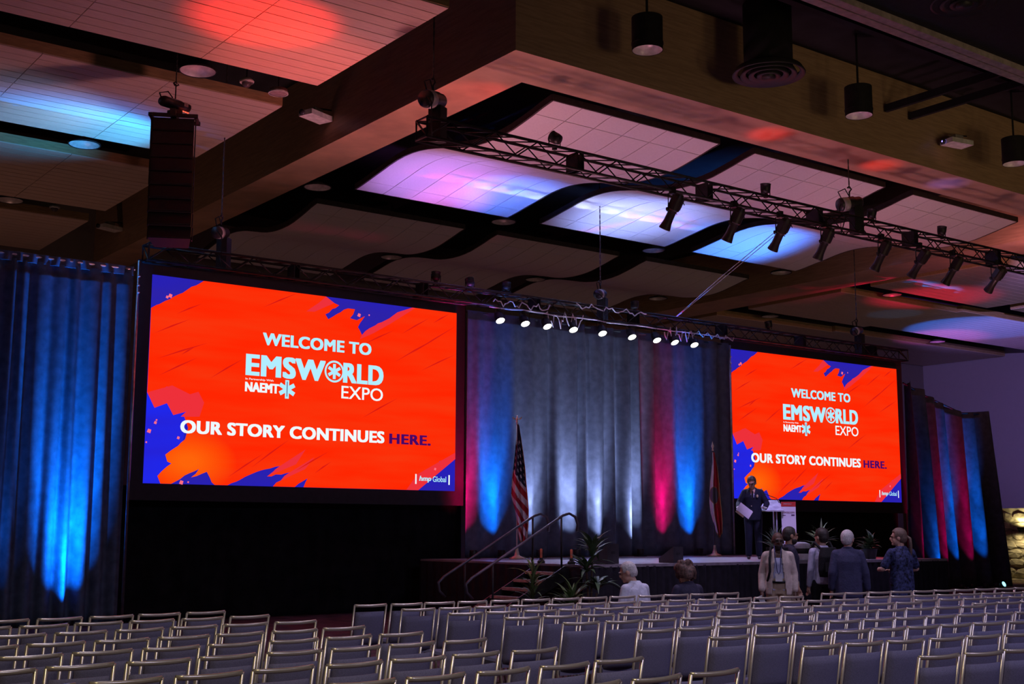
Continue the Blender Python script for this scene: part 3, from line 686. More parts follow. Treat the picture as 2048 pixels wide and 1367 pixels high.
drape('skirt_front', None, None, SX0-cx, SX1-cx, SY0-cy-0.02, 0.01, SZ-0.035, mat('skirt_black', (0.02, 0.018, 0.028), 0.85, spec=0.3), 60, 0.022, 41, st, 6, sharp=0.6)
k = MB().sheet(lambda u, v: (SX0-cx-0.02+0.015*math.sin(u*120), SY0-cy+(SY1-SY0)*u, 0.01+(SZ-0.045)*v), 120, 4).build('skirt_side', mat('skirt_black', (0.02, 0.018, 0.028)), st, True)
MB().box(SX0-cx, SX1-cx, SY0-cy-0.03, SY0-cy, SZ-0.05, SZ+0.004).build('edge_trim', mat('stage_edge', (0.30, 0.27, 0.32), 0.5), st)

# stairs at the left end, running down along the stage front line
t = thing('stage_stairs', 'stage stairs with wooden-edged treads at the left end of the stage', 'stairs', (14.28, 18.05, 0))
nst = 8; rise = SZ/nst; run = 0.262
tm = MB().box(-run, 0.0, -0.40, 0.40, -0.035, 0.0).mesh('tread', mat('tread_black', (0.02, 0.018, 0.02), 0.6))
nm = MB().box(-run-0.012, -run+0.018, -0.40, 0.40, -0.045, 0.006).mesh('nosing', mat('tread_nosing', (0.62, 0.40, 0.34), 0.6))
for kk in range(1, nst):
    o = place('tread', tm, t, (-(kk-1)*run, 0, SZ-kk*rise)); place('nosing', nm, o)
for sy in (-0.42, 0.42):
    L = (nst-1)*run
    MB().poly_prism([(0, SZ-0.02), (-L-run, 0.0), (-L-run+0.3, 0.0), (0, SZ-0.28)], sy-0.015, sy+0.015).build('stringer', MBLK, t)
    rail = [(0.28, sy, SZ+0.58), (0.30, sy, SZ+0.70), (0.24, sy, SZ+0.84), (0.10, sy, SZ+0.90), (-0.05, sy, SZ+0.86), (-L-run+0.08, sy, 0.90), (-L-run-0.04, sy, 0.80), (-L-run-0.02, sy, 0.66), (-L-run+0.10, sy, 0.55)]
    hr = MB().tube(rail, 0.024, 10).build('handrail', mat('rail_grey', (0.10, 0.09, 0.12), 0.4, 0.4), t, True)
    for px in (-0.08, -L+0.25):
        zt = SZ+0.86+(px+0.05)*(SZ-0.04)/(L+run-0.13)
        MB().tube([(px, sy, zt-0.9), (px, sy, zt)], 0.018, 8).build('rail_post', MBLK, hr, True)
for i, (x, y) in enumerate(((14.42, 18.5), (14.42, 17.62))):
    t = thing('stair_marker', ('orange marker post at the far side of the stair top', 'orange marker post at the near side of the stair top')[i], 'marker post', (x, y, SZ), 0, 'orange stair markers')
    MB().lathe([(0.07, 0), (0.07, 0.04), (0.035, 0.07), (0.03, 0.10)], 16).build('base', BLACK, t)
    MB().lathe([(0.022, 0.10), (0.022, 0.26), (0.0, 0.27)], 12).build('tube', mat('orange_tube', (0.60, 0.14, 0.06), 0.5), t, True)

# floor monitors on the stage edge and uplight units behind
for (x, y, w, h, rz, lb) in ((15.12, 17.5, 0.42, 0.36, 20, 'black wedge monitor on the stage edge behind the seated man'), (16.8, 17.55, 0.36, 0.30, 15, 'black wedge monitor in the middle of the stage edge')):
    t = thing('floor_monitor', lb, 'loudspeaker', (x, y, SZ+0.004), R(rz), 'stage floor monitors')
    m = MB(); d = 0.32
    m.add([(-w/2, -d/2, 0), (w/2, -d/2, 0), (w/2, d/2, 0), (-w/2, d/2, 0), (-w/2, -d/2, h), (w/2, -d/2, h), (w/2, d/2, 0.08), (-w/2, d/2, 0.08)], [(3, 2, 1, 0), (0, 1, 5, 4), (1, 2, 6, 5), (2, 3, 7, 6), (3, 0, 4, 7), (4, 5, 6, 7)])
    m.build('cabinet', mat('monitor_black', (0.03, 0.026, 0.032), 0.55), t)
    M = Matrix.Rotation(math.atan2(h-0.08, d), 4, 'X')
    MB().add([(-w/2+0.02, -d/2+0.02, h-0.012), (w/2-0.02, -d/2+0.02, h-0.012), (w/2-0.02, d/2-0.03, 0.098), (-w/2+0.02, d/2-0.03, 0.098)], [(0, 1, 2, 3)]).build('grille', mat('monitor_grille', (0.05, 0.05, 0.055), 0.7), t)
    MB().box(-0.06, 0.06, -d/2-0.006, -d/2, h*0.5, h*0.62).build('handle', BLACK, t)

REDC, BLUC, WHTC = (1.0, 0.0, 0.13), (0.0, 0.21, 1.0), (0.54, 0.64, 1.0)
def uplight(label, loc, tgt, power, color, angle=34, blend=0.8, group='drape uplights', emit=True, r=0.04, spill=0.05, nar=1.0):
    t = thing('led_uplight', label, 'stage light', loc, 0, group)
    MB().box(-0.12, 0.12, -0.09, 0.09, 0, 0.02).build('base', MBLK, t)
    MB().lathe([(0.0, 0.03), (0.07, 0.03), (0.08, 0.05), (0.085, 0.17), (0.08, 0.175), (0.075, 0.165)], 18).build('housing', MBLK, t, True)
    MB().lathe([(0.0, 0.150), (0.075, 0.150), (0.075, 0.145)], 18).build('lens', glow('lens_%d%d%d' % tuple(int(c*9) for c in color), color, 1.6), t)
    MB().tube([(-0.1, 0, 0.02), (-0.1, 0, 0.12), (-0.08, 0, 0.12)], 0.01, 6).build('bracket', MBLK, t)
    spot('uplight_beam', (loc[0], loc[1], loc[2]+0.19), tgt, power, color, angle, blend, r, t)
    spot('uplight_spill', (loc[0], loc[1], loc[2]+0.19), (loc[0], loc[1]+1, loc[2]+4.2), power*spill*3.4, color, 46*nar, 1.0, r, t)
    spot('uplight_spill', (loc[0], loc[1], loc[2]+0.19), (loc[0], loc[1]+1, loc[2]+2.6), power*spill, color, 62*nar, 1.0, r, t)
    return t
UY = 22.16
cen = [(15.45, REDC, 2000, 'red'), (16.19, BLUC, 3600, 'blue'), (17.24, WHTC, 1500, 'white'), (18.3, WHTC, 1900, 'white'), (19.15, WHTC, 2000, 'white'), (20.23, WHTC, 1900, 'white'), (21.31, REDC, 2100, 'red'), (22.19, BLUC, 3800, 'blue')]
for i, (x, c, p, nm_) in enumerate(cen):
    uplight('%s uplight %s from the left behind the stage' % (nm_, ORD[i+1]), (x, UY, SZ+0.004), (x, UY+1, SZ+0.19+5.6), p, c, 26, 1.0, nar=0.86, spill=0.07)
for i, (x, p, a) in enumerate(((7.02, 5200, 32), (5.75, 260, 34))):
    uplight(('blue uplight on the floor below the bright left drape', 'blue uplight at the left end of the left drape')[i], (x, 22.24, 0.004), (x, 23.24, 0.19+5.8), p*1.25, BLUC, a, 1.0, nar=1.0, spill=0.07)
for i, (x, c, p, nm_) in enumerate(((31.3, REDC, 2600, 'red'), (32.0, BLUC, 1800, 'blue'), (32.7, REDC, 2400, 'red'), (33.25, BLUC, 5200, 'blue'), (33.9, REDC, 2600, 'red'), (34.5, BLUC, 5200, 'blue'))):
    uplight('%s floor uplight %s from the left at the right drape' % (nm_, ORD[i+1]), (x+0.12, 22.1, 0.004), (x-0.15, 23.1, 6.6), p, c, 12, 1.0, nar=0.45, spill=0.09)
t = thing('led_uplight', 'floor light facing out at the foot of the right drape', 'stage light', (34.9, 22.05, 0.0))
A = Matrix.Translation((0, 0, 0.14)) @ Matrix.Rotation(R(65), 4, 'X')
MB().lathe([(0.0, -0.14), (0.07, -0.13), (0.085, 0.0), (0.0, 0.0)], 18, A).build('housing', MBLK, t, True)
MB().lathe([(0.0, 0.012), (0.08, 0.008), (0.08, 0.0)], 18, A).build('lens', glow('lens_cyan', (0.25, 0.75, 1.0), 2.5), t)
MB().box(-0.1, 0.1, -0.08, 0.1, 0, 0.02).build('base', MBLK, t)

# ------------------------------------------------------------------ flags
def nodes_flag(name, kind):
    m = bpy.data.materials.new(name); m.use_nodes = True; nt = m.node_tree; b = nt.nodes['Principled BSDF']; b.inputs['Roughness'].default_value = 0.6
    uv = nt.nodes.new('ShaderNodeUVMap'); sp = nt.nodes.new('ShaderNodeSeparateXYZ'); nt.links.new(uv.outputs[0], sp.inputs[0])
    def mth(op, a, bb=None, c=None):
        n = nt.nodes.new('ShaderNodeMath'); n.operation = op
        for i, v in enumerate((a, bb, c)):
            if v is None: continue
            if isinstance(v, (int, float)): n.inputs[i].default_value = v
            else: nt.links.new(v, n.inputs[i])
        return n.outputs[0]
    def mix(f, a, c):
        n = nt.nodes.new('ShaderNodeMix'); n.data_type = 'RGBA'; nt.links.new(f, n.inputs[0])
        for i, v in ((6, a), (7, c)):
            if isinstance(v, tuple): n.inputs[i].default_value = (*v, 1)
            else: nt.links.new(v, n.inputs[i])
        return n.outputs[2]
    U, V = sp.outputs[0], sp.outputs[1]      # U across the folds, V down
    RED, WHT, BLU, GLD = (0.42, 0.012, 0.025), (0.72, 0.68, 0.72), (0.010, 0.012, 0.05), (0.42, 0.20, 0.07)
    if kind == 'stripes':
        d = mth('SUBTRACT', V, mth('MULTIPLY', U, 0.20))
        w = mth('FRACT', mth('MULTIPLY', d, 7.4))
        col = mix(mth('GREATER_THAN', w, 0.5), RED, WHT)
        can = mth('LESS_THAN', mth('SUBTRACT', V, mth('MULTIPLY', U, 0.16)), 0.40)
        col = mix(can, col, BLU)
        fu = mth('SUBTRACT', mth('FRACT', mth('MULTIPLY', U, 4.0)), 0.5); fv = mth('SUBTRACT', mth('FRACT', mth('MULTIPLY', d, 17.0)), 0.5)
        dot = mth('LESS_THAN', mth('ADD', mth('POWER', mth('ABSOLUTE', fu), 2.0), mth('POWER', mth('ABSOLUTE', fv), 2.0)), 0.045)
        dot = mth('MULTIPLY', dot, mth('MULTIPLY', can, mth('GREATER_THAN', V, 0.12)))
        col = mix(dot, col, WHT)
        tip = mth('GREATER_THAN', V, 0.985); col = mix(tip, col, GLD)
        edge = mth('GREATER_THAN', U, 0.96); col = mix(edge, col, GLD)
    else:
        d = mth('ADD', mth('MULTIPLY', U, 0.5), mth('MULTIPLY', V, 0.08))
        col = mix(mth('GREATER_THAN', mth('ADD', U, mth('MULTIPLY', V, -0.12)), 0.28), WHT, RED)
        du = mth('DIVIDE', mth('SUBTRACT', U, 0.45), 0.42); dv = mth('DIVIDE', mth('SUBTRACT', V, 0.52), 0.095)
        rr = mth('ADD', mth('MULTIPLY', du, du), mth('MULTIPLY', dv, dv))
        col = mix(mth('LESS_THAN', rr, 1.25), col, GLD)
        col = mix(mth('LESS_THAN', rr, 1.0), col, (0.10, 0.09, 0.12))
        col = mix(mth('GREATER_THAN', U, 0.93), col, GLD)
        col = mix(mth('GREATER_THAN', V, 0.975), col, GLD)
    nt.links.new(col, b.inputs['Base Color'])
    return m
def flag(label, loc, rz, H, prof, kind, finial):
    t = thing('flag', label, 'flag', loc, rz)
    MB().lathe([(0.17, 0), (0.17, 0.02), (0.06, 0.07), (0.035, 0.17), (0.028, 0.26)], 20).build('stand', mat('flag_stand', (0.70, 0.62, 0.45), 0.35, 0.6), t, True)
    MB().tube([(0, 0, 0.1), (0, 0, H)], 0.017, 10).build('pole', mat('flag_pole', (0.62, 0.56, 0.55) if kind == 'stripes' else (0.05, 0.04, 0.04), 0.4) if kind == 'stripes' else mat('flag_pole_dark', (0.05, 0.04, 0.045), 0.4), t, True)
    if finial == 'eagle':
        MB().ell((0, 0, H+0.03), (0.03, 0.03, 0.03)).ell((0, 0, H+0.09), (0.025, 0.03, 0.05)).add([(0, 0, H+0.07), (-0.11, 0.01, H+0.15), (-0.09, 0, H+0.09)], [(0, 1, 2)]).add([(0, 0, H+0.07), (0.11, 0.01, H+0.15), (0.09, 0, H+0.09)], [(0, 2, 1)]).ell((0, -0.02, H+0.15), (0.015, 0.025, 0.018)).build('finial', mat('finial_gold', (0.8, 0.72, 0.6), 0.3, 0.6), t, True)
    else:
        MB().lathe([(0.02, H), (0.03, H+0.03), (0.012, H+0.05), (0.035, H+0.12), (0.0, H+0.24)], 12).build('finial', mat('finial_gold', (0.8, 0.72, 0.6)), t, True)
    nu, nv = 40, 60
    zt = H-0.03
    def at(u, v):
        zz = v*(len(prof)-1); i = min(len(prof)-2, int(zz)); fr = zz-i
        L = prof[i][0]*(1-fr)+prof[i+1][0]*fr; Rr = prof[i][1]*(1-fr)+prof[i+1][1]*fr
        x = 0.78*(L+(Rr-L)*u)
        wv = (0.018+0.05*v)*math.sin(2*PI*2.6*u+1.3*v)+0.02*math.sin(9*u+4*v)
        z = zt-v*prof[-1][2]-0.10*v*v*math.sin(PI*u)
        return (x, -0.03+wv, z)
    mb = MB().sheet(at, nu, nv); me = mb.mesh('cloth', nodes_flag('flag_'+kind, kind), True)
    uvl = me.uv_layers.new(name='uv')
    for p in me.polygons:
        for li in p.loop_indices:
            vi = me.loops[li].vertex_index; uvl.data[li].uv = ((vi % (nu+1))/nu, (vi//(nu+1))/nv)
    o = place('cloth', me, t); md = o.modifiers.new('solid', 'SOLIDIFY'); md.thickness = 0.004
    return t
AV = -R(36.6)
flag('striped flag with stars hanging folded on a pole at stage left', (16.07, 21.45, SZ+0.004), AV, 2.86, [(-0.01, 0.05, 0), (-0.03, 0.11, 0), (-0.06, 0.17, 0), (-0.10, 0.22, 0), (-0.14, 0.25, 0), (-0.16, 0.29, 0), (-0.05, 0.32, 0), (0.0, 0.31, 0), (0.06, 0.27, 2.42)], 'stripes', 'eagle')
flag('red and white flag with a seal hanging folded by the lectern', (21.97, 21.45, SZ+0.004), AV, 2.50, [(-0.01, 0.05, 0), (-0.03, 0.10, 0), (-0.06, 0.14, 0), (-0.10, 0.16, 0), (-0.12, 0.18, 0), (-0.13, 0.20, 0), (-0.10, 0.23, 0), (-0.02, 0.24, 0), (0.07, 0.22, 1.93)], 'saltire', 'spear')

# ------------------------------------------------------------------ lectern
LX, LY = 20.92, 18.40
t = thing('lectern', 'clear acrylic lectern with a white front panel and red top on stage', 'lectern', (LX, LY, SZ+0.004), AV)
ACR = mat('acrylic', (0.42, 0.40, 0.50), 0.15)
MB().box(-0.02, 0.29, -0.03, -0.005, 0.0, 1.12).build('front_panel', mat('lectern_white', (0.80, 0.76, 0.84), 0.5, var=0.02), t)
MB().box(-0.02, 0.29, -0.034, -0.003, 1.12, 1.22).build('red_header', mat('lectern_red', (0.55, 0.03, 0.03), 0.5, var=0.05), t)
text_mb('EMSWORLD', 0.03, 0.20, 1.16, 1.19, -0.036, fat=0.02).build('header_lettering', mat('lectern_print_white', (0.8, 0.75, 0.75)), t)
text_mb('EMSWORLD EXPO', 0.0, 0.26, 0.97, 1.01, -0.034, fat=0.02).build('panel_lettering', mat('lectern_print', (0.30, 0.05, 0.12)), t)
MB().box(0.0, 0.07, -0.034, -0.031, 0.925, 0.94).box(0.19, 0.26, -0.034, -0.031, 0.92, 0.95).build('panel_print', mat('lectern_print2', (0.12, 0.05, 0.15)), t)
MB().box(0.16, 0.27, -0.034, -0.031, 0.58, 0.6).build('panel_footer', mat('lectern_print2', (0.12, 0.05, 0.15)), t)
MB().add([(-0.52, -0.12, 1.01), (0.02, -0.12, 1.01), (0.02, 0.42, 1.24), (-0.28, 0.42, 1.24), (-0.52, -0.12, 1.035), (0.02, -0.12, 1.035), (0.02, 0.42, 1.265), (-0.28, 0.42, 1.265)], [(3, 2, 1, 0), (4, 5, 6, 7), (0, 1, 5, 4), (1, 2, 6, 5), (2, 3, 7, 6), (3, 0, 4, 7)]).build('reading_shelf', ACR, t)
for x, y in ((-0.12, 0.0), (-0.12, 0.3), (0.26, 0.3)):
    MB().tube([(x, y, 0), (x, y, 1.05)], 0.016, 8).build('post', mat('acrylic_post', (0.3, 0.3, 0.36), 0.2), t, True)
MB().box(-0.3, 0.32, -0.15, 0.4, 0, 0.02).build('base_plate', ACR, t)
mic = MB().tube([(0.0, 0.25, 1.20), (-0.06, 0.25, 1.30), (-0.22, 0.25, 1.36), (-0.36, 0.24, 1.42)], 0.008, 8).build('gooseneck', BLACK, t, True)
MB().tube([(-0.36, 0.24, 1.42), (-0.42, 0.235, 1.445)], 0.02, 10).build('microphone', BLACK, mic, True)

# ------------------------------------------------------------------ plants
LEAFD = mat('dracaena_leaf', (0.07, 0.13, 0.06), 0.45, var=0.25, scale=4); LEAFF = mat('fern_leaf', (0.09, 0.15, 0.05), 0.55, var=0.3, scale=4)
POTM = mat('planter_black', (0.02, 0.02, 0.02), 0.5); TRK = mat('cane_bark', (0.10, 0.07, 0.045), 0.8)
def leaf_mesh(L, w, droop, m, n=7):
    mb = MB(); vs = []; fs = []
    for i in range(n+1):
        s = i/n; y = L*(s-0.25*droop*s*s); z = L*(0.25*s-droop*0.75*s*s)
        ww = w*math.sin(PI*min(1, 0.12+0.88*s))**0.7*(1-s**4)+0.001
        vs += [(-ww, y, z+0.25*ww), (0, y, z), (ww, y, z+0.25*ww)]
    for i in range(n):
        a = 3*i; fs += [(a, a+1, a+4, a+3), (a+1, a+2, a+5, a+4)]
    return mb.add(vs, fs).mesh('leaf', m, True)
def plant(name, label, loc, heads, leaf_sets, pot=(0.17, 0.26), canes=(), seed=1, m=None):
    rn = random.Random(seed)
    t = thing(name, label, 'plant', loc)
    MB().lathe([(pot[0]*0.75, 0), (pot[0], pot[1]), (pot[0]*1.05, pot[1]), (pot[0]*0.9, pot[1]-0.02), (0, pot[1]-0.03)], 18).build('pot', POTM, t, True)
    for (x, y, h) in canes: MB().tube([(0, 0, pot[1]-0.05), (x*0.5, y*0.5, h*0.55), (x, y, h)], 0.018, 7).build('stem', TRK, t, True)
    for hi, (x, y, z, n, up) in enumerate(heads):
        for k in range(n):
            o = place('leaf', leaf_sets[(k+hi) % len(leaf_sets)], t, (x, y, z+rn.uniform(-0.06, 0.06)))
            s = rn.uniform(0.75, 1.1)
            o.rotation_euler = (R(up*rn.uniform(0.2, 1.2)), 0, 2*PI*k/n*2.4+rn.uniform(-0.3, 0.3)); o.scale = (s, s, s)
    return t
dl1 = [leaf_mesh(0.56, 0.042, 0.55, LEAFD), leaf_mesh(0.46, 0.036, 0.35, LEAFD), leaf_mesh(0.62, 0.044, 0.8, LEAFD)]
fl1 = [leaf_mesh(0.60, 0.030, 0.7, LEAFF), leaf_mesh(0.42, 0.020, 0.5, LEAFF)]
bl1 = [leaf_mesh(0.38, 0.06, 0.7, LEAFD), leaf_mesh(0.30, 0.05, 0.4, LEAFD)]
plant('dracaena_plant', 'tall dracaena plant with drooping leaves in front of the stage', (14.0, 16.6, 0), [(0.05, 0.0, 1.30, 34, 62), (-0.06, 0.03, 1.05, 28, 35), (0.10, -0.05, 0.75, 26, 25)], dl1, (0.18, 0.28), [(0.05, 0, 1.35), (-0.06, 0.03, 1.02), (0.10, -0.05, 0.65)], 2)
plant('potted_fern', 'low bushy fern at the foot of the dracaena', (13.3, 16.3, 0), [(0, 0, 0.42, 34, 55), (0.1, 0.05, 0.50, 20, 70)], fl1, (0.16, 0.26), (), 3)
plant('potted_fern', 'feathery dark fern left of the dracaena beside the stairs', (13.2, 17.15, 0), [(0, 0, 0.55, 26, 75), (0, 0, 0.8, 22, 75)], fl1, (0.16, 0.26), ((0, 0, 0.8),), 4)
plant('potted_fern', 'spiky pale fern on stage at the left of the lectern', (19.85, 17.65, SZ+0.004), [(0, 0, 0.22, 40, 75), (0, 0, 0.26, 20, 85)], [leaf_mesh(0.46, 0.020, 0.35, mat('pale_fern', (0.16, 0.22, 0.15), 0.5, var=0.2))], (0.15, 0.2), (), 5)
plant('potted_fern', 'dark feathery fern on stage at the right of the lectern', (21.6, 17.95, SZ+0.004), [(0, 0, 0.22, 40, 80), (0.05, 0, 0.3, 26, 85)], fl1, (0.16, 0.2), (), 6)
plant('leafy_plant', 'broad-leaved potted plant on stage between the suited and ponytailed men', (23.0, 17.75, SZ+0.004), [(0, 0, 0.22, 22, 60), (0.05, 0, 0.30, 18, 75), (-0.1, 0, 0.2, 14, 40)], bl1, (0.17, 0.22), (), 7)
plant('leafy_plant', 'low green plant on the floor at the foot of the right drape', (25.6, 16.7, 0), [(0, 0, 0.25, 26, 40)], bl1, (0.15, 0.2), (), 8)

# white covered case on the stage edge
t = thing('equipment_case', 'white padded case with a black band on the stage edge', 'case', (20.33, 17.42, SZ+0.006), AV)
MB().lathe([(0.0, 0), (0.2, 0.0), (0.21, 0.04), (0.205, 0.12), (0.19, 0.14)], 24).build('base_pad', mat('pad_white', (0.7, 0.68, 0.74), 0.7), t, True)
MB().lathe([(0.17, 0.13), (0.2, 0.15), (0.2, 0.24), (0.17, 0.25)], 24).build('black_band', BLACK, t, True)
MB().lathe([(0.19, 0.245), (0.21, 0.28), (0.19, 0.34), (0.1, 0.37), (0, 0.375)], 24).build('top_pad', mat('pad_white', (0.7, 0.68, 0.74)), t, True)

# stone-clad side wall with a lit patch
STONE = mat('split_stone', (0.30, 0.26, 0.19), 0.8, var=0.18, scale=5)
rn = random.Random(9)
sw = struct('wall_stone', MB().box(39.62, 40.1, 14, 29, 0, 2.5), mat('stone_mortar', (0.24, 0.21, 0.155), 0.9, var=0.2, scale=6, bump=0.8, bscale=6), label='stone clad low wall at the right')
stm = []
for k in range(6):
    m = MB(); nn = 9
    outline = [(math.cos(2*PI*q/nn)*rn.uniform(0.40, 0.52), math.sin(2*PI*q/nn)*rn.uniform(0.36, 0.5)) for q in range(nn)]
    vs = [(0, a, b) for a, b in outline]+[(-rn.uniform(0.04, 0.10), a*0.8, b*0.78) for a, b in outline]+[(-rn.uniform(0.09, 0.14), rn.uniform(-.1, .1), rn.uniform(-.1, .1))]
    m.add(vs, [(q, (q+1) % nn, nn+(q+1) % nn, nn+q) for q in range(nn)]+[(nn+q, nn+(q+1) % nn, 2*nn) for q in range(nn)])
    stm.append(m.mesh('stone', STONE))
for row in range(7):
    y = 23.2+rn.uniform(0, 0.2)
    while y < 27.0:
        w = rn.uniform(0.35, 0.75); h = 0.30
        o = place('stone', rn.choice(stm), sw, (39.62, y+w/2, 0.34+row*0.31)); o.scale = (0.8, w*1.3, h*1.35); o.rotation_euler = (rn.uniform(-.12, .12), 0, 0)
        y += w
struct('baseboard_right', MB().box(39.40, 39.62, 14, 29, 0, 0.12), mat('base_cream', (0.75, 0.68, 0.48), 0.6))
t = thing('wall_sconce', 'small dark wall sconce on the stone wall at the right edge', 'wall lamp', (39.36, 24.15, 1.75))
MB().add([(0.1, -0.11, 0.1), (0.1, 0.11, 0.1), (-0.06, 0.09, 0.1), (-0.06, -0.09, 0.1), (0.1, -0.06, -0.06), (0.1, 0.06, -0.06), (-0.02, 0.04, -0.06), (-0.02, -0.04, -0.06)], [(0, 3, 2, 1), (4, 5, 6, 7), (0, 1, 5, 4), (1, 2, 6, 5), (2, 3, 7, 6), (3, 0, 4, 7)]).build('shade', BLACK, t)
MB().box(0.1, 0.14, -0.05, 0.05, -0.04, 0.08).build('back_plate', MBLK, t)
spot('sconce_up', (39.30, 24.15, 1.90), (39.62, 24.15, 2.6), 60, (1.0, 0.84, 0.40), 150, 0.9, 0.04, t)
spot('sconce_down', (39.18, 24.15, 1.62), (39.62, 24.3, 0.7), 42, (1.0, 0.82, 0.42), 140, 1.0, 0.04, t)

# ------------------------------------------------------------------ chairs
def chair_meshes():
    P = {}
    w = 0.213
    m = MB(); N = 10; pts = []
    for i in range(N+1):
        s = -1+2*i/N; pts.append((w*s, -0.275-0.028*(1-s*s), 0.866-0.006*(1-s*s)))
    # top rail: flattened section
    vs = []; fs = []
    NS = 8
    for x, y, z in pts: vs += [(x, y+0.0125*math.cos(2*PI*q/NS+PI/8), z+0.0165*math.sin(2*PI*q/NS+PI/8)) for q in range(NS)]
    for i in range(N):
        a = NS*i; b = a+NS
        for q in range(NS): fs.append((a+q, a+(q+1) % NS, b+(q+1) % NS, b+q))
    fs += [tuple(range(NS-1, -1, -1)), tuple(NS*N+q for q in range(NS))]
    P['top_rail'] = m.add(vs, fs).mesh('top_rail', CHROME, True)
    m = MB(); vs = []; fs = []; NX, NZ = 8, 6
    for side in (0, 1):
        for j in range(NZ+1):
            v = j/NZ; z = 0.44+(0.795-0.44)*v; yb = -0.195-0.068*v
            for i in range(NX+1):
                s = -1+2*i/NX; ed = 1-max(abs(s)**8, abs(2*v-1)**10)*0.5
                bow = -0.026*(1-s*s)
                vs.append((s*(0.185+0.008*(1-v)), yb+bow+(-0.026 if side == 0 else 0.026)*ed, z))
    n1 = (NX+1)*(NZ+1)
    for j in range(NZ):
        for i in range(NX):
            a = j*(NX+1)+i; fs.append((a, a+1, a+NX+2, a+NX+1)); fs.append((n1+a, n1+a+NX+1, n1+a+NX+2, n1+a+1))
    bd = [i for i in range(NX+1)]+[j*(NX+1)+NX for j in range(1, NZ+1)]+[NZ*(NX+1)+i for i in range(NX-1, -1, -1)]+[j*(NX+1) for j in range(NZ-1, 0, -1)]
    for q in range(len(bd)):
        a, b = bd[q], bd[(q+1) % len(bd)]; fs.append((b, a, n1+a, n1+b))
    P['backrest'] = m.add(vs, fs).mesh('backrest', FABRIC, True)
    m = MB(); vs = []; fs = []
    for (x, y, z) in ((-.195, -.2, .40), (.195, -.2, .40), (.205, .24, .41), (-.205, .24, .41), (-.2, -.205, .445), (.2, -.205, .445), (.212, .245, .455), (-.212, .245, .455), (-.18, -.17, .47), (.18, -.17, .47), (.19, .21, .48), (-.19, .21, .48)): vs.append((x, y, z))
    fs = [(3, 2, 1, 0), (8, 9, 10, 11)]+[(q, (q+1) % 4, 4+(q+1) % 4, 4+q) for q in range(4)]+[(4+q, 4+(q+1) % 4, 8+(q+1) % 4, 8+q) for q in range(4)]
    P['seat'] = m.add(vs, fs).mesh('seat', FABRIC)
    def leg(pts): return MB().tube(pts, 0.0125, 6).mesh('leg', CHROME, True)
    for sx in (-1, 1):
        P['rear%d' % sx] = leg([(sx*0.213, -0.30, 0), (sx*0.213, -0.185, 0.42), (sx*0.213, -0.277, 0.868)])
        P['front%d' % sx] = leg([(sx*0.205, 0.23, 0), (sx*0.202, 0.215, 0.42)])
    return P
CP = chair_meshes()
def px_of(p):
    q = Vector(p)-Vector((0, 0, HC)); d = q.dot(_f)
    return (1024+FPX*q.dot(_r)/d, 683.5-FPX*q.dot(_u)/d, d) if d > 0.3 else (-9999, 9999, d)
def chair(x, y, rz, label, group, sx=1.0):
    """x, y: place of the middle of the top rail"""
    c, s = math.cos(rz), math.sin(rz); ox, oy = x - s*0.285, y + c*0.285
    P = px_of((x, y, 0.9))
    if P[0] < -60 or P[0] > 2108 or P[1] > 1372: return None
    t = thing('banquet_chair', label, 'chair', (ox, oy, 0.0), rz, group); t.scale = (sx, 1, 1)
    place('top_rail', CP['top_rail'], t); place('backrest', CP['backrest'], t); place('seat', CP['seat'], t)
    for k in ('rear-1', 'rear1', 'front-1', 'front1'): place('leg', CP[k], t)
    return t
NCH = 0
rnc = random.Random(12)
rows_l = [12.25, 11.47, 10.56, 9.66, 8.87, 8.06, 7.16, 6.28, 5.44]
for ri, hy in enumerate(rows_l):
    n = 0
    x0 = (5.25, 5.36, 5.39, 5.41, 5.48, 5.56, 5.52, 5.56, 5.56)[ri]
    for k in range(8):
        lb = 'grey padded chair, left block, %s row from the front, %s seat from the aisle' % (ORD[ri+1], ORD[k+1])
        if chair(x0-0.495*k, hy-0.055*0.495*k+rnc.uniform(-.02, .02), R(5+rnc.uniform(-3, 3)), lb, 'chairs in the left block'): NCH += 1
rows_c = [12.40, 11.50, 10.66, 9.82, 8.98, 7.98, 7.12, 6.20, 5.26, 4.4]
PEOPLE_AT = {}
for ri, hy in enumerate(rows_c):
    x0 = (7.26, 7.31, 7.34, 7.43, 7.48, 7.45, 7.45, 7.46, 7.52, 7.5)[ri]
    for k in range(13):
        x = x0+0.447*k; y = hy-(0.055 if ri == 0 else 0.09)*0.447*k+rnc.uniform(-.015, .015)
        lb = 'grey padded chair, middle block, %s row from the front, %s seat from its left aisle' % (ORD[ri+1], ORD[k+1])
        rz = R((-2 if ri < 2 else -5)-0.3*k+rnc.uniform(-2, 2))
        o = chair(x, y, rz, lb, 'chairs in the middle block', 0.94)
        if o: NCH += 1
        PEOPLE_AT[(ri, k)] = (x, y, rz)
rows_r = [11.22, 10.35, 9.55, 8.72, 7.85]
for ri, hy in enumerate(rows_r):
    x0 = (13.75, 13.55, 13.45, 13.4, 13.35)[ri]
    for k in range(12):
        lb = 'grey padded chair, right block, %s row from the front, %s seat from its left aisle' % (ORD[ri+1], ORD[k+1])
        if chair(x0+0.43*k, hy-0.11*0.43*k+rnc.uniform(-.015, .015), R(-13+rnc.uniform(-2, 2)), lb, 'chairs in the right block', 0.87): NCH += 1
print('chairs', NCH)
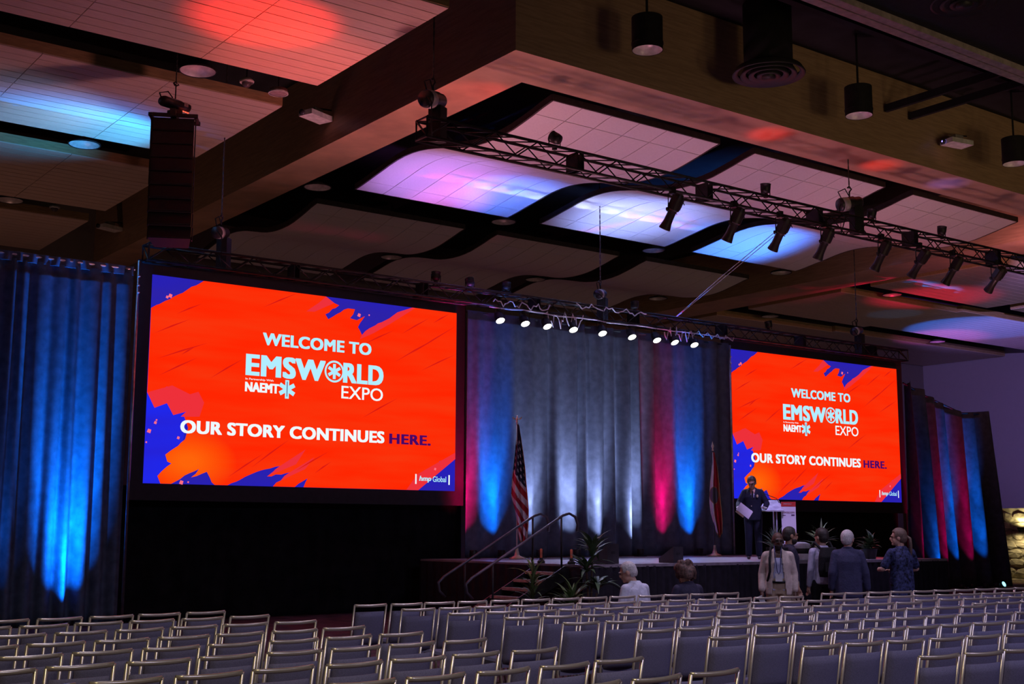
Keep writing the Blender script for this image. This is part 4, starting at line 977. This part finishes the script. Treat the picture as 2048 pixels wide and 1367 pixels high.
def WASH():
    FT, RT = 8.02, 7.02
    PINK, RED, BLU, CYN, VIO, WHT, MAG, ORG = (1.0, .30, .36), (1.0, .04, .015), (.03, .20, 1.0), (.04, .42, 1.0), (.42, .22, 1.0), (.55, .62, 1.0), (1.0, .12, .55), (1.0, .26, .16)
    # broad washes from floor units hidden behind the front rows
    FW = 'floor'
    wash('salmon floor wash light in the left aisle', (11.75, 15.5, 0.06), (9.7, 18.6, 9.3), 1250, (1.0, .36, .40), 78, 1.0, 0.4)
    wash('pink floor wash light before the stage stairs', (12.1, 16.6, 0.06), (13.5, 18.0, 9.2), 600, (1.0, .40, .52), 80, 1.0, 0.4)
    wash('rose floor wash light below the stage front', (17.5, 15.7, 0.06), (18.5, 17.8, 9.2), 640, (1.0, .38, .60), 80, 1.0, 0.4)
    wash('mauve floor wash light right of the stage front', (23.5, 15.8, 0.06), (25.5, 17.6, 9.2), 620, (1.0, .40, .48), 80, 1.0, 0.4)
    # left bay
    wash('red floor wash light aimed at the upper left panel', (11.2, 15.9, 0.06), (7.75, 16.7, 9.3), 9000, (1.0, .025, .008), 15, 0.9)
    wash('red-orange floor wash light aimed at the upper left panel edge', (11.0, 16.1, 0.06), (8.9, 17.9, 9.3), 2400, (1.0, .10, .07), 22, 1.0)
    wash('blue wash light on the rear truss aimed at the left panels', (8.6, 22.45, RT), (7.3, 23.5, 9.3), 760, CYN, 74, 0.7)
    wash('pale wash light on the rear truss at the left end', (8.25, 22.3, RT), (5.6, 23.0, 9.3), 160, WHT, 80, 1.0)
    # middle bay
    wash('violet wash light on the rear truss above the left screen', (14.6, 22.45, RT), (14.8, 22.6, 9.4), 230, (.55, .25, 1.0), 104, 0.7)
    wash('magenta wash light on the rear truss above the left screen', (15.6, 22.6, RT), (15.7, 23.6, 9.3), 130, (1.0, .2, .8), 60, 0.8)
    wash('pale blue wash light on the rear truss above the backdrop', (20.4, 22.45, RT), (20.6, 22.6, 9.4), 430, (.30, .40, 1.0), 108, 0.7)
    wash('deep blue wash light on the rear truss above the backdrop', (16.5, 22.45, RT), (16.9, 22.8, 9.4), 300, BLU, 80, 0.7)
    wash('blue wash light on the rear truss near the right screen', (25.2, 22.45, RT), (24.9, 22.8, 9.4), 700, (.05, .22, 1.0), 100, 0.7)
    wash('red wash light on the front truss near its left end', (12.6, 15.8, FT), (11.75, 17.6, 9.2), 90, RED, 58, 0.9)
    wash('red wash light on the front truss left of its hoist', (17.7, 15.75, FT), (17.7, 15.65, 9.2), 34, RED, 62, 0.9)
    wash('red wash light on the front truss right of its hoist', (20.9, 15.75, FT), (21.1, 15.65, 9.2), 30, RED, 60, 0.9)
    wash('violet wash light on the front truss right of its hoist', (23.3, 15.75, FT), (23.4, 15.65, 9.2), 22, (.35, .2, 1.0), 66, 0.9)
    # right bay, from floor units behind the right drape
    wash('crimson floor wash light behind the right drape', (33.8, 24.6, 0.06), (35.2, 24.3, 9.3), 2000, (1.0, .015, .09), 30, 0.9)
    wash('blue floor wash light behind the right drape', (37.0, 26.4, 0.06), (42.0, 27.2, 9.35), 4200, (.02, .16, 1.0), 30, 0.3)
    wash('magenta floor wash light behind the right drape', (37.3, 26.9, 0.06), (43.0, 29.3, 9.35), 2200, (1.0, .10, .75), 22, 0.8)
    wash('cyan floor wash light behind the right drape', (36.6, 26.3, 0.06), (36.9, 27.0, 9.3), 160, (.05, .40, 1.0), 13, 0.3)
    wash('violet wash light at the right end of the front truss', (28.8, 15.75, FT), (45.0, 24.5, 8.6), 5200, (.45, .32, 1.0), 46, 0.8)
    wash('salmon wash light at the right end of the front truss', (28.6, 15.9, FT), (33.5, 21.0, 9.3), 420, PINK, 90, 1.0)
    wash('violet floor wash light behind the stone wall', (40.9, 25.6, 0.06), (44.5, 26.2, 9.3), 2000, (.36, .22, 1.0), 62, 0.7)
    # unseen fill added backstage to lift the dark ceiling behind the drape line
    wash('added unseen warm fill light on the floor behind the backdrop', (20.5, 28.5, 0.06), (20.5, 28.6, 9.0), 85, (1.0, .36, .42), 150, 1.0)
    wash('added unseen warm fill light on the floor behind the left drape', (7.0, 29.0, 0.06), (7.2, 29.0, 9.0), 190, (1.0, .46, .36), 150, 1.0)
    wash('added unseen warm fill light on the floor behind the right screen', (31.5, 28.5, 0.06), (33.0, 28.6, 9.0), 85, (1.0, .48, .45), 150, 1.0)

# ------------------------------------------------------------------ people
def capsule(mb, p0, r0, p1, r1, n=12):
    p0, p1 = Vector(p0), Vector(p1); d = p1-p0; L = d.length
    if L < 1e-6: return mb.ell(p0, (r0, r0, r0))
    d.normalize(); pts = []; rs = []
    for a in (-80, -55, -30, 0): pts.append(p0+d*(r0*math.sin(R(a)))); rs.append(r0*math.cos(R(a)))
    for a in (0, 30, 55, 80): pts.append(p1+d*(r1*math.sin(R(a)))); rs.append(r1*math.cos(R(a)))
    return mb.tube(pts, rs, n)
def loft(mb, rings, n=20):
    vs = []; fs = []
    for (c, rx, ry) in rings:
        for k in range(n):
            a = 2*PI*k/n
            ca, sa = math.cos(a), math.sin(a)
            vs.append((c[0]+rx*math.copysign(abs(ca)**0.85, ca), c[1]+ry*math.copysign(abs(sa)**0.85, sa), c[2]))
    for i in range(len(rings)-1):
        for k in range(n):
            k2 = (k+1) % n; fs.append((i*n+k, i*n+k2, (i+1)*n+k2, (i+1)*n+k))
    fs.append(tuple(range(n-1, -1, -1))); fs.append(tuple((len(rings)-1)*n+k for k in range(n)))
    return mb.add(vs, fs)
def blob(mb, name, m, parent, voxel=0.012, smooth=4, cut=None, solid=0.0):
    me = mb.mesh(name); o = bpy.data.objects.new('tmp', me); COL.objects.link(o)
    r = o.modifiers.new('r', 'REMESH'); r.mode = 'VOXEL'; r.voxel_size = voxel
    s = o.modifiers.new('s', 'SMOOTH'); s.iterations = smooth; s.factor = 0.5
    dg = bpy.context.evaluated_depsgraph_get(); me2 = bpy.data.meshes.new_from_object(o.evaluated_get(dg))
    bpy.data.objects.remove(o); bpy.data.meshes.remove(me)
    if cut:
        vs = [v.co.copy() for v in me2.vertices]; keep = [not cut(v) for v in vs]
        fs = [tuple(p.vertices) for p in me2.polygons if all(keep[i] for i in p.vertices)]
        used = sorted({i for f in fs for i in f}); mp = {a: b for b, a in enumerate(used)}
        me3 = bpy.data.meshes.new(name); me3.from_pydata([vs[i] for i in used], [], [tuple(mp[i] for i in f) for f in fs]); me3.update()
        bpy.data.meshes.remove(me2); me2 = me3
    me2.materials.clear(); me2.materials.append(m); me2.name = name
    me2.polygons.foreach_set('use_smooth', [True]*len(me2.polygons))
    ob = place(name, me2, parent)
    if solid:
        md = ob.modifiers.new('solid', 'SOLIDIFY'); md.thickness = solid; md.offset = 1
    return ob
def skinm(name, c): return mat('skin_'+name, c, 0.5, var=0.05, scale=20, spec=0.35)
SK_L = skinm('light', (0.55, 0.33, 0.25)); SK_M = skinm('tan', (0.40, 0.22, 0.15)); SK_D = skinm('deep', (0.10, 0.05, 0.035))
def cloth(name, c, var=0.08, scale=14): return mat('cloth_'+name, c, 0.8, var=var, scale=scale, bump=0.25, bscale=40, spec=0.25)
GLOVE = cloth('white_glove', (0.75, 0.73, 0.76))

def person(label, loc, face, h=1.75, skin=SK_L, head_yaw=0, head_pitch=0, hairm=None, hair='short', beard=None,
           top=None, top_kind='jacket', shirt=None, legs=None, shoes=None, arms=None, seated=False, hem=0.82, lean=0.0, hands=True, sleeves=1.0, bulk=1.0, glove=None, extra=None):
    """local frame: +y forward, x right of the person's own left-hand side is -x"""
    s = h/1.75
    t = thing('person', label, 'person', loc, face)
    J = dict(pel=(0, 0, .97), ch=(0, .0, 1.30), nk=(0, -.01, 1.49), hd=(0, .015, 1.635))
    hipz, kz, az = .93, .50, .08
    for sx, sd in ((-1, 'L'), (1, 'R')):
        J['sh'+sd] = (sx*.165*bulk, -.01, 1.405); J['el'+sd] = (sx*.215*bulk, -.03, 1.13); J['wr'+sd] = (sx*.225*bulk, .03, .89); J['ha'+sd] = (sx*.225*bulk, .06, .81)
        J['hi'+sd] = (sx*.09, 0, hipz); J['kn'+sd] = (sx*.10, .03, kz); J['an'+sd] = (sx*.11, -.01, az)
    if seated:
        dz = -0.46
        for k in J:
            if k[:2] in ('pel'[:2], 'ch', 'nk', 'hd', 'sh', 'el', 'wr', 'ha', 'hi'): J[k] = (J[k][0], J[k][1], J[k][2]+dz)
        for sx, sd in ((-1, 'L'), (1, 'R')):
            J['kn'+sd] = (sx*.13, .42, .50); J['an'+sd] = (sx*.14, .40, .08)
            J['el'+sd] = (sx*.24, .05, .72); J['wr'+sd] = (sx*.12, .28, .66); J['ha'+sd] = (sx*.07, .34, .68)
    if arms:
        for k, v in arms.items(): J[k] = v
    if lean:
        for k in J:
            if k[:2] in ('ch', 'nk', 'hd', 'sh'):
                J[k] = (J[k][0], J[k][1]+lean*(J[k][2]-J['pel'][2]), J[k][2])
    J = {k: Vector(v)*s for k, v in J.items()}
    v_ = lambda k: J[k]
    HM = Matrix.Translation(J['nk']) @ Matrix.Rotation(R(head_yaw), 4, 'Z') @ Matrix.Rotation(R(-head_pitch), 4, 'X') @ Matrix.Translation(-J['nk'])
    hc = J['hd']; HS = 1.12
    HM = HM @ Matrix.Translation(hc) @ Matrix.Scale(HS, 4) @ Matrix.Translation(-hc)
    B = MB()
    # head
    B.ell(hc+Vector((0, -.012, .022))*s, Vector((.074, .094, .092))*s, HM); B.ell(hc+Vector((0, .022, -.045))*s, Vector((.056, .066, .072))*s, HM)
    B.ell(hc+Vector((0, .074, -.085))*s, Vector((.026, .022, .022))*s, HM)
    B.ell(hc+Vector((0, .098, -.018))*s, Vector((.014, .018, .026))*s, HM); B.ell(hc+Vector((0, .082, .022))*s, Vector((.05, .012, .014))*s, HM)
    B.ell(hc+Vector((0, .088, -.056))*s, Vector((.026, .010, .010))*s, HM)
    for sx in (-1, 1): B.ell(hc+Vector((sx*.077, -.01, -.012))*s, Vector((.012, .024, .034))*s, HM)
    capsule(B, J['nk']+Vector((0, 0, -.06))*s, .062*s, HM @ (hc+Vector((0, -.012, -.05))*s), .055*s)
    # trunk
    pel, ch = J['pel'], J['ch']
    loft(B, [(pel+Vector((0, 0, -.10))*s, .12*s, .09*s), (pel, .155*s*bulk, .105*s), ((pel+ch)/2, .135*s*bulk, .10*s), (ch, .165*s*bulk, .115*s), (ch+Vector((0, 0, .12))*s, .15*s*bulk, .09*s), (J['nk'], .06*s, .06*s)])
    for sd in 'LR':
        capsule(B, J['nk']+Vector((0, 0, -.08))*s, .07*s, J['sh'+sd], .055*s)
        capsule(B, J['sh'+sd], .052*s, J['el'+sd], .040*s); capsule(B, J['el'+sd], .040*s, J['wr'+sd], .028*s)
        capsule(B, J['hi'+sd], .088*s, J['kn'+sd], .056*s); capsule(B, J['kn'+sd], .055*s, J['an'+sd], .036*s)
        capsule(B, J['an'+sd]+Vector((0, -.03, -.04))*s, .034*s, J['an'+sd]+Vector((0, .13, -.05))*s, .026*s)
    def hand(sd, mb, grow=0.0):
        w, hnd = J['wr'+sd], J['ha'+sd]; d = (hnd-w).normalized()
        sx = -1 if sd == 'L' else 1
        side = Vector((-sx, 0, 0)) if abs(d.x) < 0.8 else Vector((0, 0, 1))
        nrm = d.cross(Vector((0, 1, 0)) if abs(d.y) < 0.8 else Vector((1, 0, 0))).normalized(); acr = nrm.cross(d).normalized()
        pc = w+d*.05*s
        capsule(mb, w, (.026+grow)*s, pc+d*.03*s, (.030+grow)*s)
        for q in range(4):
            off = acr*(-.030+.020*q)*s; Lf = (.062, .072, .068, .052)[q]*s
            a = pc+d*.045*s+off; b = a+d*Lf*.5+nrm*(-.006*s); c = b+(d*.75-nrm*.6*(-sx)).normalized()*Lf*.5
            capsule(mb, a, (.0095+grow)*s, b, (.009+grow)*s, 8); capsule(mb, b, (.009+grow)*s, c, (.0075+grow)*s, 8)
        th = pc+acr*(-.034)*s
        capsule(mb, th, (.012+grow)*s, th+(d*.7-acr*.7).normalized()*.045*s, (.0105+grow)*s, 8)
        capsule(mb, th+(d*.7-acr*.7).normalized()*.045*s, (.0105+grow)*s, th+(d*.7-acr*.7).normalized()*.045*s+d*.028*s, (.009+grow)*s, 8)
    for sd in 'LR': hand(sd, B)
    body = blob(B, 'body', skin, t, 0.009*s, 2)
    if glove:
        for sd in 'LR':
            g = MB(); hand(sd, g, .004); blob(g, 'glove', GLOVE, t, 0.007, 1)
    # eyes, brows, mouth
    e = MB()
    for sx in (-1, 1): e.ell(hc+Vector((sx*.032, .088, .004))*s, Vector((.013, .008, .007))*s, HM, 8, 6)
    e.build('eyes', mat('eye_dark', (0.03, 0.02, 0.02), 0.2), body, True)
    e = MB()
    for sx in (-1, 1): e.ell(hc+Vector((sx*.033, .092, .026))*s, Vector((.022, .007, .005))*s, HM, 8, 6)
    e.build('eyebrows', hairm or mat('brow_brown', (0.08, 0.05, 0.04)), body, True)
    MB().ell(hc+Vector((0, .096, -.056))*s, Vector((.024, .006, .006))*s, HM, 10, 6).build('mouth', mat('lip_'+skin.name, tuple(0.55*c for c in (0.45, 0.18, 0.16)) if skin is not SK_D else (0.10, 0.03, 0.03)), body, True)
    # hair
    if hairm and hair != 'bald':
        Hh = MB(); iv = HM.inverted()
        g = {'short': .006, 'buzz': .002, 'bushy': .05, 'pony': .008}[hair]
        if hair == 'bushy':
            rh = random.Random(3)
            for q in range(46):
                a = rh.uniform(0, 2*PI); zz = rh.uniform(-.10, .11); rr = .085*math.sqrt(max(0.1, 1-(max(0, zz)/.13)**2))+.022
                Hh.ell(hc+Vector((rr*math.cos(a)*.92, -.02+rr*math.sin(a), .02+zz))*s, Vector((.036, .036, .05))*s*rh.uniform(.8, 1.2), HM, 8, 6)
            Hh.ell(hc+Vector((0, -.02, .03))*s, Vector((.10, .115, .11))*s, HM)
            cut = lambda v: (lambda q: q.y > .055*s and q.z < .05*s)((iv @ v)-hc)
            ho = blob(Hh, 'hair', hairm, t, 0.012, 1, cut)
        else:
            Hh.ell(hc+Vector((0, -.016, .028))*s, Vector((.078+g, .096+g, .092+g))*s, HM); Hh.ell(hc+Vector((0, -.045, -.01))*s, Vector((.068+g, .066+g, .075+g))*s, HM)
            cut = lambda v: (lambda q: (q.y > .045*s and q.z < .075*s-.3*max(0, .06*s-q.y)) or (q.z < -.075*s) or (q.y > -.02*s and q.z < .0))((iv @ v)-hc)
            ho = blob(Hh, 'hair', hairm, t, 0.009, 2, cut, 0.004)
        if hair == 'pony':
            pt = [HM @ (hc+Vector(p)*s) for p in ((0, -.11, .01), (0, -.15, -.03), (0, -.15, -.12), (.01, -.14, -.22), (.01, -.13, -.30))]
            MB().tube(pt, [.018*s, .026*s, .026*s, .02*s, .008*s], 10).build('ponytail', hairm, t, True)
    if beard:
        Bd = MB(); iv = HM.inverted()
        Bd.ell(hc+Vector((0, .030, -.062))*s, Vector((.060, .070, .062))*s, HM)
        cut = lambda v: (lambda q: q.z > -.045*s or q.y < .0)((iv @ v)-hc)
        blob(Bd, 'beard', beard, t, 0.009, 2, cut, 0.004)
    # trousers
    if legs:
        Tm = MB()
        loft(Tm, [(pel+Vector((0, 0, -.14))*s, .135*s*bulk, .115*s), (pel, .172*s*bulk, .125*s), (pel+Vector((0, 0, .10))*s, .158*s*bulk, .12*s)])
        for sd in 'LR':
            capsule(Tm, J['hi'+sd], .105*s, J['kn'+sd], .075*s); capsule(Tm, J['kn'+sd], .075*s, J['an'+sd]+Vector((0, 0, .02))*s, .062*s)
        zc = J['anL'].z-.01*s
        blob(Tm, 'trousers', legs, t, 0.012, 3, lambda v: v.z < zc, 0.004)
        for sd in 'LR':
            sh_ = MB(); a = J['an'+sd]
            capsule(sh_, a+Vector((0, -.035, -.04))*s, .042*s, a+Vector((0, .15, -.05))*s, .034*s); sh_.ell(a+Vector((0, -.01, 0))*s, Vector((.042, .05, .04))*s)
            blob(sh_, 'shoe', shoes or mat('shoe_black', (0.015, 0.013, 0.013), 0.35), t, 0.011, 2, lambda v: v.z < .004)
    # tops
    def torso(gr, hemz, arm, slv):
        m = MB(); hz = (hemz-(.46 if seated else 0))*s
        x0 = pel.copy(); x0.z = hz
        loft(m, [(x0, (.165+gr)*s*bulk, (.125+gr)*s), (pel+Vector((0, 0, .04))*s, (.160+gr)*s*bulk, (.122+gr)*s), ((pel+ch)/2+Vector((0, 0, .02))*s, (.148+gr)*s*bulk, (.118+gr)*s), (ch, (.162+gr)*s*bulk, (.126+gr)*s), (ch+Vector((0, -.005, .09))*s, (.140+gr)*s*bulk, (.100+gr)*s), (ch+Vector((0, -.008, .15))*s, (.095+gr)*s, (.075+gr)*s), (J['nk']+Vector((0, 0, .015))*s, (.058+gr*.6)*s, (.056+gr*.6)*s)])
        if arm:
            for sd in 'LR':
                capsule(m, J['nk']+Vector((0, 0, -.055))*s, (.040+gr)*s, J['sh'+sd], (.048+gr*.8)*s)
                if slv >= 1:
                    capsule(m, J['sh'+sd], (.050+gr*.8)*s, J['el'+sd], (.042+gr*.8)*s); e_ = J['wr'+sd]+(J['el'+sd]-J['wr'+sd])*.06
                    capsule(m, J['el'+sd], (.042+gr*.8)*s, e_, (.030+gr*.8)*s)
                else:
                    capsule(m, J['sh'+sd], (.052+gr)*s, J['sh'+sd]+(J['el'+sd]-J['sh'+sd])*.78, (.050+gr)*s)
        return m
    if shirt:
        blob(torso(.0, hem+.06, True, 0.5), 'shirt', shirt, t, 0.012, 3, lambda v: v.z > J['nk'].z+.012*s)
    if top:
        gr = .022 if top_kind in ('jacket', 'open') else .008
        zt = J['nk'].z
        if top_kind == 'open':
            cut = lambda v: (v.y > .02*s and abs(v.x) < (.055+.05*max(0, (J['ch'].z-v.z)/(.5*s)))*s) or v.z > zt+.008*s
        elif top_kind == 'jacket' and shirt:
            cut = lambda v: (v.y > .02*s and abs(v.x) < .062*s*max(0, (v.z-1.22*s)/(.27*s)) and v.z > 1.22*s) or v.z > zt+.004*s
        else:
            cut = lambda v: v.z > zt+.012*s
        blob(torso(gr, hem, True, sleeves), 'jacket' if top_kind != 'tee' else 'shirt', top, t, 0.012, 3, cut, 0.006)
        if top_kind in ('jacket', 'open'):
            C = MB(); n = 22
            pts = [(J['nk'].x+.072*s*math.sin(a), J['nk'].y+.068*s*-math.cos(a), zt+(.018-.035*(1-math.cos(a))/2)*s) for a in [(-2.4+4.8*q/n) for q in range(n+1)]]
            C.tube(pts, .016*s, 8).build('collar', top, t, True)
    if extra: extra(t, J, HM, hc, s)
    return t

GREYH = mat('hair_grey', (0.50, 0.46, 0.46), 0.6, var=0.15, scale=60); DARKH = mat('hair_dark', (0.025, 0.018, 0.016), 0.6, var=0.3, scale=60)
BRNH = mat('hair_brown', (0.09, 0.045, 0.035), 0.7, var=0.35, scale=40); SANDH = mat('hair_sandy', (0.13, 0.08, 0.06), 0.6, var=0.2, scale=60)
NAVYU = cloth('navy_uniform', (0.009, 0.011, 0.026)); NAVYS = cloth('navy_suit', (0.045, 0.045, 0.10)); BEIGE = cloth('beige_blazer', (0.52, 0.42, 0.38)); LBLUE = cloth('pale_blue_shirt', (0.45, 0.46, 0.66))
KHAKI = cloth('khaki', (0.40, 0.30, 0.21)); DKT = cloth('dark_tee', (0.03, 0.025, 0.05)); BLK = cloth('black_cloth', (0.012, 0.012, 0.016)); PRINT = cloth('navy_print', (0.030, 0.036, 0.10), 0.5, 26)
WHSH = cloth('white_shirt', (0.60, 0.60, 0.72)); LAV = cloth('lavender_sleeve', (0.42, 0.40, 0.56)); DKJ = cloth('dark_jacket', (0.035, 0.03, 0.06))
GLASS = mat('glasses_frame', (0.02, 0.02, 0.02), 0.3)
def specs(t, HM, hc, s, m=None):
    e = MB()
    for sx in (-1, 1):
        ring = [HM @ (hc+Vector((sx*.033+.026*math.cos(a), .106, .004+.018*math.sin(a)))*s) for a in [2*PI*q/14 for q in range(15)]]
        e.tube(ring, .0035, 6); e.tube([HM @ (hc+Vector((sx*.058, .104, .008))*s), HM @ (hc+Vector((sx*.084, -.01, .006))*s)], .003, 6)
    e.tube([HM @ (hc+Vector((-.009, .108, .006))*s), HM @ (hc+Vector((.009, .108, .006))*s)], .003, 6)
    e.build('glasses', m or GLASS, t)
def toward(x, y, dx, dy): return math.atan2(-dx, dy)

# presenter at the lectern: looks down, paper in his right hand, gloved left hand on the shelf
def ex_presenter(t, J, HM, hc, s):
    specs(t, HM, hc, s)
    MB().box(-.018, .018, .128, .140, 1.22, 1.44).build('tie', BLK, t)
    MB().ell((-.10, .165, 1.33), (.022, .010, .034)).build('badge', mat('badge_gold', (0.8, 0.7, 0.45), 0.3, 0.6), t, True)
    for sx in (-1, 1): MB().ell((sx*.225, .0, 1.33), (.022, .045, .05)).build('shoulder_patch', mat('patch_pale', (0.45, 0.42, 0.55), 0.6), t, True)
    for z in (1.02, 1.12): MB().ell((0.03, .165, z), (.012, .008, .012)).build('button', mat('badge_gold', (0.8, 0.7, 0.45)), t, True)
prs = person('man in dark dress uniform reading at the lectern on stage', (20.25, 18.62, SZ+0.004), toward(0, 0, -.735, -.68), 1.76, SK_M, -8, 26, DARKH, 'short', None, NAVYU, 'jacket', WHSH, NAVYU,
             arms=dict(elR=(.29, .06, 1.16), wrR=(.30, .30, 1.08), haR=(.30, .37, 1.08), elL=(-.29, .03, 1.17), wrL=(-.25, .26, 1.07), haL=(-.22, .34, 1.07)), glove=True, extra=ex_presenter)
ppr = thing('paper_sheet', 'white sheet of paper in the presenter\'s hand', 'paper', (19.78, 18.42, SZ+1.02), AV)
M = Matrix.Rotation(R(38), 4, 'Y') @ Matrix.Rotation(R(-28), 4, 'X')
MB().box(-0.16, 0.16, -0.002, 0.002, -0.11, 0.11, M).build('sheet', mat('paper_white', (0.72, 0.68, 0.78), 0.7, var=0.02), ppr)
MB().box(-0.15, 0.05, 0.004, 0.012, -0.16, -0.02, M).build('folder', mat('folder_tan', (0.35, 0.22, 0.14), 0.6), ppr)

# man in the beige blazer facing the camera
def ex_beige(t, J, HM, hc, s):
    specs(t, HM, hc, s)
    MB().tube([(.10, .06, 1.47), (.125, .145, 1.30), (.125, .150, 1.12), (.16, .08, .98)], .018, 8).build('backpack_strap', BLK, t, True)
    MB().box(-.16, .16, -.30, -.15, 1.0, 1.46).build('backpack', BLK, t)
    MB().tube([(-.05, .10, 1.49), (-.03, .165, 1.30), (-.02, .175, 1.12), (.0, .17, 1.08), (.02, .175, 1.12), (.04, .165, 1.30), (.055, .10, 1.49)], .006, 6).build('lanyard', mat('lanyard_navy', (0.03, 0.03, 0.12)), t, True)
    MB().box(-.05, .05, .165, .172, .98, 1.09).build('name_badge', mat('badge_white', (0.6, 0.58, 0.62)), t)
    MB().tube([(-.09, .125, .97), (0, .135, .965), (.09, .125, .97)], .016, 8).build('belt', BLK, t, True)
person('bald bearded man in an open beige blazer facing the camera', (14.23, 12.62, 0), toward(0, 0, -.72, -.69), 1.67, SK_D, 8, 4, DARKH, 'bald', DARKH, BEIGE, 'open', LBLUE, KHAKI,
       arms=dict(elL=(-.235, -.04, 1.13), wrL=(-.24, .04, .89), haL=(-.24, .07, .81), elR=(.24, -.05, 1.13), wrR=(.255, .05, .89), haR=(.25, .09, .81)), extra=ex_beige, bulk=1.05)
ph = thing('phone', 'white phone in the hand of the man in beige', 'phone', (13.98, 12.72, 0.70), toward(0, 0, -.72, -.69))
MB().box(-.036, .036, -.004, .004, -.075, .075, Matrix.Rotation(R(25), 4, 'Y')).build('case', WHITEP, ph)
MB().box(-.030, .030, .004, .0055, -.066, .066, Matrix.Rotation(R(25), 4, 'Y')).build('phone_face', mat('phone_glass', (0.5, 0.5, 0.55), 0.15), ph)

# bearded man in a dark tee behind him, in profile
person('dark-haired bearded man in a dark tee, in profile behind the beige blazer', (14.92, 13.0, 0), toward(0, 0, .86, -.50), 1.75, SK_M, 6, 3, DARKH, 'buzz', DARKH, DKT, 'tee', None, KHAKI, hem=.88, sleeves=0.5)

# person seen from behind with a black backpack
def ex_pack(t, J, HM, hc, s):
    P_ = MB(); loft(P_, [((0, -.22, 1.02), .15, .08), ((0, -.23, 1.12), .17, .10), ((0, -.23, 1.32), .16, .10), ((0, -.21, 1.46), .12, .07)])
    blob(P_, 'backpack', BLK, t, .012, 3)
    MB().box(-.10, .10, -.345, -.325, 1.10, 1.24).build('backpack_pocket', mat('pack_pocket', (0.03, 0.03, 0.035)), t)
    for sx in (-1, 1): MB().tube([(sx*.10, -.15, 1.44), (sx*.12, .0, 1.53), (sx*.13, .13, 1.42), (sx*.14, .15, 1.2)], .02, 8).build('backpack_strap', BLK, t, True)
person('person seen from behind with a black backpack and lavender sleeves', (15.35, 12.72, 0), toward(0, 0, .45, .89), 1.73, SK_L, 25, 0, DARKH, 'short', None, LAV, 'tee', None, BLK, hem=.92, extra=ex_pack)

# grey-haired man in a navy suit walking away
def ex_suit(t, J, HM, hc, s): specs(t, HM, hc, s)
person('grey-haired man in a navy suit walking away from the camera', (15.15, 12.09, 0), toward(0, 0, .70, .71), 1.70, SK_L, -28, 0, GREYH, 'short', None, NAVYS, 'jacket', None, NAVYS, hem=.76, bulk=1.06,
       arms=dict(elR=(.25, -.02, 1.13), wrR=(.28, .02, .89), haR=(.28, .04, .81), elL=(-.24, -.05, 1.13), wrL=(-.25, .02, .89), haL=(-.25, .05, .81), knR=(.10, .06, .50), anR=(.11, .10, .09), anL=(-.11, -.12, .09)), extra=ex_suit)
# man with a ponytail in a patterned navy shirt
def ex_pony(t, J, HM, hc, s):
    pass
person('man with a ponytail in a patterned navy shirt near the right drape', (16.05, 11.82, 0), toward(0, 0, .25, .97), 1.73, SK_L, 48, 4, SANDH, 'pony', None, PRINT, 'tee', None, BLK, hem=.72, sleeves=0.55, bulk=1.12,
       arms=dict(elL=(-.30, .06, 1.16), wrL=(-.20, .28, 1.14), haL=(-.15, .33, 1.15), elR=(.30, .02, 1.16), wrR=(.10, .27, 1.10), haR=(.03, .31, 1.12)))
# seated couple in the front row
xm, ym, rm = PEOPLE_AT[(0, 9)]
person('grey-haired man in a white shirt sitting in the front row, head bowed', (xm, ym+.27, 0.0), rm+R(8), 1.76, SK_L, 34, 20, GREYH, 'buzz', None, WHSH, 'tee', None, KHAKI, seated=True, hem=.95, lean=.10, sleeves=1.0, bulk=1.08)
xm, ym, rm = PEOPLE_AT[(0, 11)]
person('woman with bushy brown hair and dark jacket sitting in the front row', (xm, ym+.27, 0.0), rm+R(-5), 1.70, SK_L, 14, 12, BRNH, 'bushy', None, DKJ, 'jacket', None, BLK, seated=True, hem=.95, lean=.06)

# small things on chairs
x, y, rz = PEOPLE_AT[(0, 10)]
bt = thing('phone', 'bright phone propped on the empty chair between the seated couple', 'phone', (x-.05, y+.12, .484), 0.4)
MB().box(-.035, .035, -.006, .006, 0.0, .15, Matrix.Rotation(R(-20), 4, 'Y')).build('case', BLACK, bt)
MB().box(-.03, .03, -.008, -.006, 0.008, .14, Matrix.Rotation(R(-20), 4, 'Y')).build('display', glow('phone_screen', (0.8, 0.9, 1.0), 1.2), bt)

# ------------------------------------------------------------------ coloured wash lights on the ceiling, fixtures clamped on the trusses
def wash(label, loc, tgt, power, color, angle, blend=0.7, r=0.10):
    t = thing('wash_light', label, 'stage light', loc, 0, 'ceiling wash lights')
    q = (Vector(tgt)-Vector(loc)).to_track_quat('Z', 'Y').to_matrix().to_4x4()
    A = Matrix.Translation((0, 0, 0.16)) @ q
    MB().lathe([(0.0, -0.12), (0.08, -0.11), (0.095, -0.05), (0.10, 0.06), (0.105, 0.06), (0.1, 0.05)], 18, A).build('housing', MBLK, t, True)
    MB().lathe([(0.0, 0.045), (0.095, 0.045), (0.095, 0.04)], 18, A).build('lens', glow('wash_lens_%d_%d_%d' % tuple(int(c*20) for c in color), color, 1.5), t)
    MB().tube([(-0.12, 0, 0.16), (-0.12, 0, 0.02), (0.12, 0, 0.02), (0.12, 0, 0.16)], 0.01, 6).build('yoke', MBLK, t)
    MB().box(-0.03, 0.03, -0.03, 0.03, -0.05, 0.03).build('clamp', MBLK, t)
    p = Vector(loc)+Vector((0, 0, 0.16)); d = (Vector(tgt)-p).normalized()
    spot('wash_beam', p+d*0.09, tgt, power, color, angle, blend, r, t)
WASH()
